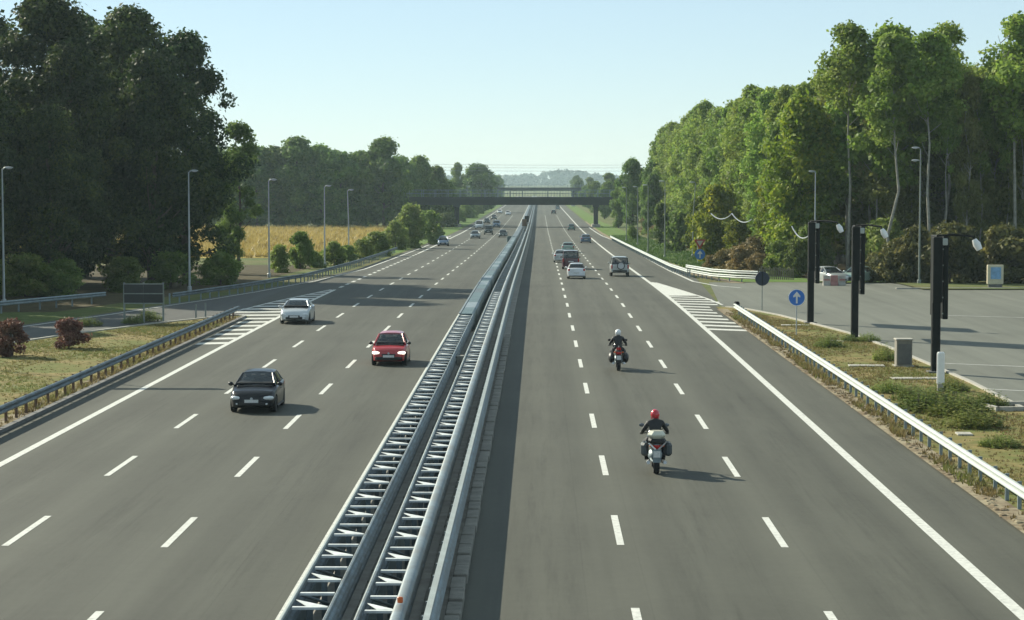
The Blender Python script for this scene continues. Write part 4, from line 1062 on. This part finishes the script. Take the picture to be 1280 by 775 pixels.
tufts('field_stalks', 'ripe yellow crop stalks standing in the field', [([(-75, 268), (-100, 512)], [(-22.7, 268), (-24.7, 340), (-34, 512)], 269, 511)], 15000, .7, G_STR, 6, .03, .10, 6)
# broken stones and litter of earth along the right road edge
rng = np.random.default_rng(9); mb = MB()
for i in range(420):
    y = rng.uniform(44, 138); s = rng.uniform(.03, .11)
    mb.ell((rng.uniform(11.62, 12.0), y, hz(y) + .055), (s, s * 1.4, s * .6), 6, 3)
tag(mb.build('edge_stones', M_DIRT, smooth=60), 'loose pale stones along the right road edge', 'stones', kind='stuff')

# ================================================================== CARS
def patch(c00, c10, c11, c01, bulge, nu=6, nv=4):
    """curved four-cornered panel; bulge is a vector pushed out at its middle"""
    c00, c10, c11, c01 = map(Vector, (c00, c10, c11, c01)); bulge = Vector(bulge); mb = MB(); rows = []
    for j in range(nv + 1):
        v = j / nv
        rows.append([c00.lerp(c10, u / nu).lerp(c01.lerp(c11, u / nu), v) + bulge * (1 - (2 * u / nu - 1) ** 2) * (0.5 + 0.5 * (1 - (2 * v - 1) ** 2)) for u in range(nu + 1)])
    mb.quad_strip(rows, False, False)
    return mb
HATCH = dict(L=3.85, W=1.66, H=1.39, belt=.92, tail=.96, nose=.62, cowl_y=.82, rf=.02, rr=-1.25, rb=-1.70, hood=.85, r=.30, wb=2.45, gc=.15, kind='hatch')
SEDAN = dict(L=4.45, W=1.74, H=1.40, belt=.92, tail=.97, nose=.63, cowl_y=.95, rf=.12, rr=-1.0, rb=-1.60, hood=.86, r=.31, wb=2.6, gc=.15, kind='sedan')
JEEP = dict(L=4.0, W=1.74, H=1.82, belt=1.12, tail=1.12, nose=.92, cowl_y=.85, rf=.45, rr=-1.78, rb=-1.93, hood=1.06, r=.37, wb=2.4, gc=.30, kind='jeep')
VAN = dict(L=4.5, W=1.80, H=1.92, belt=1.12, tail=1.15, nose=.85, cowl_y=1.35, rf=.75, rr=-2.1, rb=-2.2, hood=1.05, r=.32, wb=2.8, gc=.18, kind='van')
def paint(name, col, rough=.28, metal=0.0): return mat(name, col, rough, metal, coat=.6 if max(col) > .05 else .15, var=.05, scale=1.5)
def car(spec, paint_m, label, loc, rz, group=None, lit=False, dark_bumper=False, plate=True, detail=True):
    S = spec; L, W = S['L'], S['W']; w = W / 2; r = S['r']
    t = thing('car', label, 'car' if S['kind'] != 'van' else 'van', loc, rz, group)
    yf, yr = S['wb'] / 2 + .02, -S['wb'] / 2 + .02
    ra = r * 1.16
    ys = {-L / 2, -L / 2 + .06, -L / 2 + .2, -L / 2 + .45, L / 2, L / 2 - .05, L / 2 - .15, L / 2 - .32, L / 2 - .6, S['cowl_y'], S['cowl_y'] + .25, 0, -.4, .4, S['rb'], S['rb'] + .2}
    for yc in (yf, yr):
        for k in range(-5, 6): ys.add(yc + ra * math.sin(k / 5 * math.pi / 2))
        ys |= {yc - ra - .02, yc + ra + .02}
    ys = sorted(ys)
    top_y = [-L / 2, -L / 2 + .08, S['rb'], -.2, S['cowl_y'], S['cowl_y'] + .3, L / 2 - .25, L / 2 - .05, L / 2]
    top_z = [S['tail'] - .10, S['tail'] - .01, S['tail'], S['belt'], S['belt'], S['hood'], (S['hood'] + S['nose']) / 2 + .05, S['nose'] + .02, S['nose'] - .08]
    pw_y = [-L / 2, -L / 2 + .06, -L / 2 + .35, -L / 2 + .8, L / 2 - .9, L / 2 - .4, L / 2 - .15, L / 2 - .05, L / 2]
    pw = [.82, .91, .97, 1.0, 1.0, .97, .87, .76, .62] if S['kind'] != 'jeep' else [.93, .97, .99, 1, 1, .97, .95, .92, .88]
    gc = S['gc']; mb = MB(); rings = []
    for y in ys:
        ww = w * float(np.interp(y, pw_y, pw)); zt = float(np.interp(y, top_y, top_z))
        zb = gc + .02
        e = min(L / 2 - y, y + L / 2)
        if e < .3: zb = gc + .02 + .10 * (1 - e / .3)
        za = zb
        for yc in (yf, yr):
            d = abs(y - yc)
            if d < ra: za = max(za, r + math.sqrt(max(0, ra * ra - d * d)))
        sh = zt - .05
        mid = min(sh - .04, max(za + .03, (zb + sh) / 2))
        half = [(0, zb + .02), (ww * .72, zb), (ww * .74, max(zb + .01, za - .002)), (ww * .97, max(za, zb + .03)), (ww * 1.0, max(za + .02, min(mid, zb + .25))), (ww * 1.0, mid if mid > za + .03 else za + .03), (ww * .975, max(sh - .02, za + .05)), (ww * .90, max(zt - .005, za + .07)), (ww * .5, max(zt + .02, za + .08)), (0, max(zt + .03, za + .09))]
        ring = [Vector((x, y, z)) for x, z in half] + [Vector((-x, y, z)) for x, z in reversed(half[1:-1])]
        rings.append(ring)
    mb.quad_strip(rings)
    mb.build('body', paint_m, t, 38)
    # greenhouse
    zb_, zr = S['belt'], S['H']; wb_, wr = w * .89, w * (.66 if S['kind'] in ('hatch', 'sedan') else .82)
    cy, rf, rr, rb = S['cowl_y'], S['rf'], S['rr'], S['rb']; tz = S['tail']
    zs = zr - .06
    patch((-wb_ * .95, cy + .12, zb_ - .04), (wb_ * .95, cy + .12, zb_ - .04), (wr * .96, rf, zs), (-wr * .96, rf, zs), (0, .10, .03)).build('windscreen', M_GLASS, t, 60)
    patch((-wb_ * .90, rb, tz + .01), (wb_ * .90, rb, tz + .01), (wr * .94, rr, zs), (-wr * .94, rr, zs), (0, -.06, .02)).build('rear_window', M_GLASS, t, 60)
    yB = (cy + rr) / 2 - .12
    # cabin seen through the glass
    MB().prism([(-wb_ * .93, cy + .02), (wb_ * .93, cy + .02), (wb_ * .90, rb + .10), (-wb_ * .90, rb + .10)], .03, 'Z', (0, 0, max(zb_, tz) + .045)).build('cabin_floor', M_TRIM, t)
    MB().box((0, cy - .10, zb_ + .075), (wb_ * 1.7, .26, .08), bev=.03).build('dashboard', M_TRIM, t)
    for s in (-1, 1):
        st = MB().box((s * .36, yB + .22, zb_ + .12), (.40, .14, .22), bev=.05, rx=.15).build('seat', M_SEAT, t)
        MB().box((s * .36, yB + .17, zb_ + .29), (.22, .09, .13), bev=.03).build('headrest', M_SEAT, st)
    MB().box((0, rr + .25, tz + .10), (wb_ * 1.5, .14, .16), bev=.05).build('rear_seat', M_SEAT, t)
    MB().box((0, rf - .02, zs - .07), (.20, .03, .06), bev=.01).build('inner_mirror', M_TRIM, t)
    # roof
    rings = []; nst = 8
    for k in range(nst + 1):
        f = k / nst; y = rf + (rr - rf) * f; zc = zs + .060 * math.sin(math.pi * (0.10 + .8 * f)) + .006
        ww = wr * (1.0 - .03 * abs(2 * f - 1))
        rings.append([Vector((x * ww, y, z)) for x, z in ((-1.0, zs - .05), (1.0, zs - .05), (1.02, zs - .01), (.85, zc - .01), (.4, zc + .012), (-.4, zc + .012), (-.85, zc - .01), (-1.02, zs - .01))])
    MB().quad_strip(rings).build('roof', paint_m, t, 50)
    for s in (-1, 1):
        def sp(y0, f):      # point on the side glass plane: f = 0 belt, 1 roof
            return Vector((s * (wb_ + (wr - wb_) * f), y0, zb_ - .01 + (zs - .02 - zb_) * f))
        patch(sp(yB + .03, 0), sp(cy - .02, 0), sp(rf - .02, .96), sp(yB + .03, .96), (s * .02, 0, 0)).build('side_window', M_GLASS, t, 60)
        patch(sp(rb + .22, 0), sp(yB - .05, 0), sp(yB - .05, .96), sp(rr + .18, .96), (s * .02, 0, 0)).build('side_window', M_GLASS, t, 60)
        P = MB()
        P.tube([sp(cy + .06, -.02), sp((cy + rf) / 2 + .05, .52), sp(rf, 1)], .045, 6)
        P.build('front_pillar', paint_m, t, 60)
        P = MB().tube([sp(yB, -.02), sp(yB, 1)], .04, 6).build('door_pillar', M_BLACK if S['kind'] != 'van' else paint_m, t, 60)
        patch(sp(rb - .02, -.05), sp(rb + .24, -.05), sp(rr + .2, 1), sp(rr - .01, 1), (s * .025, 0, 0)).build('rear_pillar', paint_m, t, 60)
        # mirror
        mr = MB().ell((s * (wb_ + .16), cy - .02, zb_ + .06), (.10, .06, .075), 8, 5)
        mr.tube([(s * (wb_ - .02), cy - .02, zb_ + .0), (s * (wb_ + .1), cy - .02, zb_ + .04)], .02, 5)
        mr.build('mirror', paint_m if not dark_bumper else M_BLACK, t, 60)
        # lamps
        hl = MB().ell((s * w * .70, L / 2 - .155, S['nose'] - .075), (.23, .15, .095), 12, 6, Matrix.Rotation(-s * .55, 3, 'Z') @ Matrix.Rotation(.25, 3, 'X'))
        hl.build('headlight', LIT if lit else M_LAMPG, t, 60)
        MB().ell((s * w * .62, L / 2 - .045, gc + .20), (.075, .05, .05), 8, 5).build('fog_lamp', M_LAMPG, t, 60)
        if S['kind'] in ('hatch', 'sedan'):
            MB().box((s * w * .80, -L / 2 + .06, S['tail'] - .16), (.20, .12, .22), bev=.04, rz=s * .35).build('tail_light', M_RED_L, t)
        else:
            MB().box((s * w * .86, -L / 2 + .015, S['tail'] - .22), (.13, .10, .36), bev=.03).build('tail_light', M_RED_L, t)
        MB().box((s * (w + .002), yB + .12, zb_ - .16), (.03, .17, .03), bev=.01).build('door_handle', paint_m, t)
        MB().box((s * w * .985, 0, gc + .03), (.05, S['wb'] - 2.2 * ra, .07), bev=.015).build('sill', M_BLACK, t)
    # front
    MB().box((0, L / 2 - .01, S['nose'] - .15), (w * .78, .06, .09), bev=.02).build('grille', M_BLACK, t)
    MB().box((0, L / 2 - .005, gc + .21), (w * 1.12, .06, .15), bev=.03).build('lower_intake', M_BLACK, t)
    if plate:
        MB().box((0, L / 2 + .035, gc + .30), (.50, .02, .11)).build('number_plate', M_PLATE, t)
        MB().box((0, -L / 2 - .012, S['tail'] - .36 if S['kind'] != 'hatch' else S['tail'] - .42), (.50, .02, .11)).build('number_plate', M_PLATE, t)
    MB().lathe([(.05, 0), (.05, .015), (.03, .02)], (0, L / 2 + .02, S['nose'] - .085), 'Y', 10).build('emblem', M_RIM, t)
    MB().box((0, -L / 2 - .004, gc + .22), (w * 1.5, .05, .16), bev=.03).build('rear_bumper', M_BLACK if dark_bumper or S['kind'] == 'jeep' else paint_m, t)
    if S['kind'] == 'jeep' or dark_bumper:
        MB().box((0, L / 2 + .01, gc + .20), (w * 1.55, .08, .14), bev=.03).build('front_bumper', M_BLACK, t)
    for s in (-1, 1):
        MB().tube([(s * .05, cy + .14, zb_ + .0), (s * .42 - .1, cy + .04, zb_ + .10)], .012, 5).build('wiper', M_BLACK, t)
    MB().box((0, cy + .16, zb_ - .02), (wb_ * 1.75, .12, .05), bev=.015).build('cowl_trim', M_BLACK, t)
    # wheels
    for yc in (yf, yr):
        for s in (-1, 1):
            x = s * (w - .11)
            ty = MB().lathe([(r * .62, -.095), (r * .93, -.10), (r, -.07), (r, .07), (r * .93, .10), (r * .62, .095)], (x, yc, r), 'X', 20).build('wheel', M_TYRE, t, 50)
            rm = MB().lathe([(r * .60, -.02), (r * .60, .02), (r * .2, .045)], (x + s * .07, yc, r), 'X', 14); rm.build('rim', M_RIM, ty, 40)
    MB().box((0, 0, gc + .12), (w * 1.35, L * .86, .10)).build('underbody', M_BLACK, t)
    if S['kind'] == 'jeep':
        sp_ = MB().lathe([(.10, -.10), (.33, -.10), (.36, -.06), (.36, .06), (.33, .10), (.10, .10)], (.08, -L / 2 - .13, 1.0), 'Y', 22).build('spare_wheel', M_TYRE, t, 50)
        MB().lathe([(.29, -.01), (.29, .01), (.12, .03)], (.08, -L / 2 - .24, 1.0), 'Y', 18).build('spare_wheel_cover', M_RIM, sp_, 40)
        for s in (-1, 1): MB().tube([(s * .62, rf - .1, S['H'] + .04), (s * .62, rr + .2, S['H'] + .04)], .02, 6).build('roof_rail', M_BLACK, t)
    return t
LIT = mat('lit_headlight', (1.0, 0.93, 0.78), .2, emit=1.1)
P_BLACK = paint('paint_black', (.006, .007, .010), .30); P_BLACK.node_tree.nodes['Principled BSDF'].inputs['Specular IOR Level'].default_value = 0.3
P_RED = paint('paint_red', (.42, .022, .028), .3)
P_SILV = paint('paint_silver', (.52, .55, .56), .32, .3)
P_WHITE = paint('paint_white', (.70, .72, .74), .35)
P_BLUE = paint('paint_blue', (.09, .15, .24), .3, .2)
P_TEAL = paint('paint_teal', (.10, .19, .19), .3, .2)
P_GREEN = paint('paint_pale_green', (.34, .46, .42), .3, .2)
P_MAROON = paint('paint_maroon', (.085, .022, .035), .3)
P_DARK = paint('paint_dark_green', (.02, .035, .04), .3)
P_GREY = paint('paint_grey', (.16, .20, .23), .3, .2)
P_PALE = paint('paint_pale_metal', (.44, .46, .45), .35, .3)

def place(px, py, spec, facing):
    """facing 1: drives towards the camera (front shows), -1: drives away (rear shows)"""
    p = at(px, py); p.y += spec['wb'] / 2 - .10; p.z = hz(p.y) + DZ_ROAD
    return p, (math.pi if facing == 1 else 0.0)
def put(px, py, spec, facing, pm_, label, group=None, X=None, **k):
    p, rz = place(px, py, spec, facing)
    if X is not None: p.x = X
    o = car(spec, pm_, label, p, rz, group, **k)
    sl = math.atan2(hz(p.y + 2) - hz(p.y - 2), 4.0)
    o.rotation_euler.x = sl if facing == -1 else -sl
    return o
G1, G2 = 'cars driving towards the camera', 'cars driving away from the camera'
put(318, 514.5, HATCH, 1, P_BLACK, 'black hatchback driving towards the camera in the middle lane', G1)
put(487, 456.5, dict(HATCH, W=1.60, L=3.6, H=1.43, cowl_y=.85, rf=.16, nose=.66), 1, P_RED, 'red hatchback with lit headlights beside the median', G1, lit=True, dark_bumper=True)
put(369.5, 404.5, dict(SEDAN, L=4.1, H=1.36), 1, P_SILV, 'pale silver hatchback in the lane next to the left gore', G1)
put(554, 307.5, dict(HATCH, H=1.5), 1, P_BLUE, 'blue-grey car nearest the merging left lane', G1)
put(594, 298.3, SEDAN, 1, P_GREY, 'blue-grey sedan left of the dark off-road car', G1)
put(610.5, 293.5, JEEP, 1, P_DARK, 'dark off-road car in the far left traffic', G1, dark_bumper=True)
put(628.8, 296.8, HATCH, 1, P_DARK, 'small dark car in the lane beside the median', G1)
put(599, 286.2, VAN, 1, P_WHITE, 'white van at the left edge line near the overpass', G1)
put(620.5, 284.5, dict(VAN, H=1.7), 1, P_BLUE, 'blue people carrier behind the dark off-road car', G1)
put(608.5, 279.5, SEDAN, 1, P_DARK, 'dark car behind the white van, partly hidden', G1)
put(617.5, 274.5, HATCH, 1, P_DARK, 'dark far car just in front of the overpass, left carriageway', G1)
put(624.5, 266.8, HATCH, 1, P_WHITE, 'white far car under the overpass on the left edge line', G1)
put(635, 269.0, SEDAN, 1, P_WHITE, 'pale far car under the overpass in the middle lane', G1)
put(720.5, 348.5, HATCH, -1, P_WHITE, 'white hatchback behind the maroon van, rear to camera', G2)
put(713.5, 336.5, VAN, -1, P_MAROON, 'dark maroon van in front of the white hatchback', G2)
put(701.5, 328.0, SEDAN, -1, P_SILV, 'silver car left of the maroon van', G2)
put(710, 316.0, SEDAN, -1, P_GREEN, 'pale green car ahead of the silver car', G2)
put(774.5, 345.5, JEEP, -1, P_PALE, 'pale off-road car with a spare wheel on its rear door', G2)
put(732.3, 303.8, SEDAN, -1, P_BLUE, 'blue car at the right edge line', G2)
put(714.3, 288.0, HATCH, -1, P_TEAL, 'teal car nearer the overpass, right carriageway', G2)
put(692, 267.5, SEDAN, -1, P_DARK, 'dark far car under the overpass, right carriageway', G2)
put(697, 262.0, VAN, -1, P_GREY, 'grey far van beyond the overpass, right carriageway', G2)
# parked by the wood
for px, Y, sp_, pm_, rz, lab in ((1037, 187, SEDAN, P_PALE, .35, 'pale parked car behind the red and white barriers'), (1074, 188, SEDAN, P_GREEN, -.5, 'pale green parked car between two dark pillars')):
    car(sp_, pm_, lab, Vector((x_at(px, Y), Y, hz(Y) + .01)), rz + math.pi, 'parked cars', plate=False)

# ================================================================== MOTORCYCLES
def wheel(t, y, r, wd, name='wheel'):
    ty = MB().lathe([(r * .72, -wd * .4), (r * .9, -wd * .5), (r * .98, -wd * .3), (r, 0), (r * .98, wd * .3), (r * .9, wd * .5), (r * .72, wd * .4)], (0, y, r), 'X', 24).build(name, M_TYRE, t, 50)
    MB().lathe([(r * .72, -wd * .3), (r * .72, wd * .3), (r * .2, wd * .35), (r * .2, -wd * .35)], (0, y, r), 'X', 16).build('rim', M_RIM, ty, 40)
def motorcycle(loc, label, pbody, pcase, ppann, tourer, group):
    t = thing('motorcycle', label, 'motorcycle', loc, 0, group)
    wheel(t, -.74, .31, .17); wheel(t, .76, .31, .13)
    MB().tube([(0, .76, .31), (0, .48, 1.0)], .05, 8).build('fork', M_RIM, t, 60)
    MB().ell((0, .02, .45), (.22, .36, .22), 12, 7).build('engine', M_STEEL_D, t, 60)
    MB().ell((0, .22, .86), (.19, .34, .16), 12, 7).build('fuel_tank', pbody, t, 60)
    MB().tube([(0, .05, .80), (0, -.35, .80), (0, -.78, .88)], [.16, .17, .10], 10).build('seat', M_BLACK, t, 60)
    MB().tube([(0, -.30, .66), (0, -.70, .80), (0, -.98, .86)], [.13, .12, .07], 8).build('tail_unit', pbody, t, 60)
    MB().box((0, -1.0, .80), (.24, .07, .12), bev=.03).build('tail_light', M_RED_L, t)
    MB().prism([(-.11, .36), (.11, .36), (.13, .74), (-.13, .74)], .04, 'Y', (0, -1.03, 0)).build('mudguard', M_STEEL_D if tourer else M_BLACK, t)
    MB().box((0, -1.065, .60), (.20, .02, .18)).build('number_plate', M_PLATE, t)
    for s in (-1, 1):
        MB().tube([(0, -.74, .31), (s * .12, -.4, .34), (s * .12, -.1, .40)], .035, 6).build('swing_arm', M_STEEL_D, t, 60)
        MB().tube([(s * .16, .05, .30), (s * .22, -.4, .30), (s * .24, -.98, .36)], [.035, .05, .055], 8).build('exhaust', M_RIM, t, 60)
        if tourer: MB().box((s * .335, -.66, .72), (.22, .54, .38), bev=.07).build('pannier', ppann, t)
        else: MB().ell((s * .31, -.62, .58), (.15, .36, .24), 12, 7).build('pannier', ppann, t, 60)
        MB().tube([(s * .16, .40, 1.06), (s * .30, .52, 1.24)], .012, 5).build('mirror_stalk', M_BLACK, t)
        MB().ell((s * .36, .52, 1.27), (.085, .025, .055), 8, 5).build('mirror', M_BLACK if not tourer else pbody, t, 60)
        MB().ell((s * .17, -1.0, .84), (.05, .04, .035), 8, 5).build('indicator', M_AMBER, t, 60)
        MB().tube([(s * .10, .45, 1.02), (s * .26, .37, 1.06), (s * .40, .31, 1.05)], .018, 6).build('handlebar', M_BLACK, t, 60)
        MB().tube([(s * .12, .02, .34), (s * .30, .02, .33)], .02, 6).build('footrest', M_BLACK, t)
    MB().ell((0, .62, .92), (.22, .24, .26), 12, 7).build('fairing', pbody, t, 60)
    patch((-.24, .72, 1.05), (.24, .72, 1.05), (.17, .54, 1.36), (-.17, .54, 1.36), (0, .10, 0)).build('windscreen', M_GLASS, t, 60)
    MB().box((0, .76, .66), (.13, .5, .03), rx=0, bev=.01).build('front_mudguard', pbody, t)
    if tourer:
        MB().box((0, -.82, .97), (.46, .44, .14), bev=.05).build('top_case_base', M_BLACK, t)
        MB().box((0, -.82, 1.14), (.50, .46, .24), bev=.10).build('top_case', pcase, t)
        for s in (-1, 1):
            MB().tube([(s * .24, -1.02, .92), (s * .04, -1.06, .74)], .022, 6).build('carrier_stay', M_WHITE if s == -1 else M_RIM, t)
    else:
        MB().tube([(0, -.70, .85), (0, -.86, 1.1)], [.04, .03], 6).build('sissy_bar', M_RIM, t)
        MB().box((0, -.90, .98), (.20, .05, .12), bev=.02).build('brake_light', M_RED_L, t)
    return t
def rider(loc, label, helmet_m, jacket_m, group, lean=.10):
    t = thing('person', label, 'person', loc, 0, group)
    V = {}; verts = []; edges = []; rad = []
    def v(n, co, r): V[n] = len(verts); verts.append(co); rad.append(r)
    def e(*ns):
        for a, b in zip(ns[:-1], ns[1:]): edges.append((V[a], V[b]))
    v('pelvis', (0, -.20, .93), (.17, .14)); v('waist', (0, -.20, 1.06), (.16, .125)); v('chest', (0, -.16, 1.26), (.19, .135)); v('upper', (0, -.12, 1.40), (.17, .12)); v('neck', (0, -.08, 1.50), (.065, .065)); v('head', (0, -.03, 1.58), (.085, .09)); v('crown', (0, -.02, 1.66), (.075, .085))
    e('pelvis', 'waist', 'chest', 'upper', 'neck', 'head', 'crown')
    for s, k in ((-1, 'l'), (1, 'r')):
        v(k + 'sh', (s * .20, -.10, 1.40), (.085, .085)); v(k + 'el', (s * .345, -.02, 1.17), (.062, .062)); v(k + 'wr', (s * .375, .21, 1.09), (.042, .042)); v(k + 'ha', (s * .385, .275, 1.075), (.036, .03))
        e('upper', k + 'sh', k + 'el', k + 'wr', k + 'ha')
        v(k + 'hp', (s * .14, -.14, .88), (.115, .11)); v(k + 'kn', (s * .27, .26, .78), (.078, .078)); v(k + 'cf', (s * .27, .16, .58), (.066, .066)); v(k + 'an', (s * .25, .05, .40), (.047, .047)); v(k + 'to', (s * .26, .22, .36), (.045, .035))
        e('pelvis', k + 'hp', k + 'kn', k + 'cf', k + 'an', k + 'to')
    me = bpy.data.meshes.new('body'); me.from_pydata(verts, edges, [])
    o = link('body', me, t); me.materials.append(jacket_m)
    md = o.modifiers.new('skin', 'SKIN'); md.use_smooth_shade = True
    sv = me.skin_vertices[0].data
    for i, r_ in enumerate(rad): sv[i].radius = r_
    sv[0].use_root = True
    o.modifiers.new('sub', 'SUBSURF').levels = 1; o.modifiers['sub'].render_levels = 2
    # trousers over the legs
    for s in (-1, 1):
        MB().tube([(s * .14, -.16, .885), (s * .205, .06, .85), (s * .27, .27, .785), (s * .275, .20, .66), (s * .265, .12, .52), (s * .25, .06, .43)], [.135, .118, .096, .088, .080, .066], 12).build('trouser_leg', M_JEANS, t, 60)
        bt = MB().tube([(s * .25, .03, .46), (s * .25, .03, .38), (s * .255, .12, .355), (s * .26, .25, .35)], [.062, .06, .052, .036], 10).build('boot', M_BLACK, t, 60)
        # gloved hand closed on the grip: palm, four fingers, thumb
        gl = MB().ell((s * .385, .265, 1.085), (.045, .05, .028), 10, 6)
        for q, ln in enumerate((.072, .080, .076, .060)):
            x = s * (.415 - q * .020)
            gl.tube([(x, .295, 1.092), (x, .295 + ln * .42, 1.085), (x, .300 + ln * .45, 1.045), (x, .285 + ln * .15, 1.022)], [.0095, .009, .0085, .007], 6)
        gl.tube([(s * .355, .255, 1.080), (s * .336, .285, 1.050), (s * .342, .312, 1.028)], [.011, .010, .008], 6)
        gl.build('glove', M_BLACK, t, 60)
    # helmet with visor, face under it
    hm = MB().ell((0, -.02, 1.645), (.135, .165, .15), 18, 12).build('helmet', helmet_m, t, 60)
    patch((-.10, .105, 1.60), (.10, .105, 1.60), (.095, .105, 1.685), (-.095, .105, 1.685), (0, .045, 0)).build('visor', M_GLASS, hm, 60)
    MB().tube([(-.10, .03, 1.53), (0, .115, 1.535), (.10, .03, 1.53)], [.03, .035, .03], 8).build('chin_guard', helmet_m, hm, 60)
    MB().ell((0, .11, 1.635), (.013, .02, .022), 8, 5).build('nose', M_SKIN, t, 60)
    return t
P_HRED = paint('helmet_red', (.50, .018, .03), .25); P_HWHITE = paint('helmet_white', (.80, .80, .80), .3)
P_CREAM = paint('case_cream', (.58, .58, .47), .35); P_PANN = mat('pannier_grey', (.05, .062, .068), .45, var=.15, scale=8)
p = at(821, 594.5); q = Vector((p.x, p.y + 1.05, hz(p.y) + DZ_ROAD))
motorcycle(q, 'touring motorcycle with cream top case and two grey side cases', paint('bike_grey', (.10, .12, .14), .3), P_CREAM, P_PANN, True, 'motorcycles')
rider(q, 'rider in black jacket and red helmet on the touring motorcycle', P_HRED, M_JACKET, 'riders')
p = at(773.5, 464.5); q = Vector((p.x, p.y + 1.05, hz(p.y) + DZ_ROAD))
motorcycle(q, 'black cruiser motorcycle with rounded saddlebags and red tail light', paint('bike_black', (.014, .014, .016), .25), None, M_BLACK, False, 'motorcycles')
rider(q, 'rider in black clothes and white helmet on the black cruiser', P_HWHITE, M_JACKET, 'riders')

# ================================================================== HAZE
mh = bpy.data.materials.new('haze_air'); mh.use_nodes = True
nt = mh.node_tree; nt.nodes.clear()
ov = nt.nodes.new('ShaderNodeOutputMaterial'); pv = nt.nodes.new('ShaderNodeVolumePrincipled')
pv.inputs['Color'].default_value = (0.72, 0.92, 0.98, 1); pv.inputs['Density'].default_value = 0.00013
pv.inputs['Anisotropy'].default_value = 0.2
nt.links.new(pv.outputs[0], ov.inputs['Volume'])
mb = MB(); mb.box((0, 3400, 12), (7900, 6990, 40))
hz_o = mb.build('haze', mh); hz_o['kind'] = 'stuff'; hz_o['label'] = 'pale summer haze in the air over the motorway'
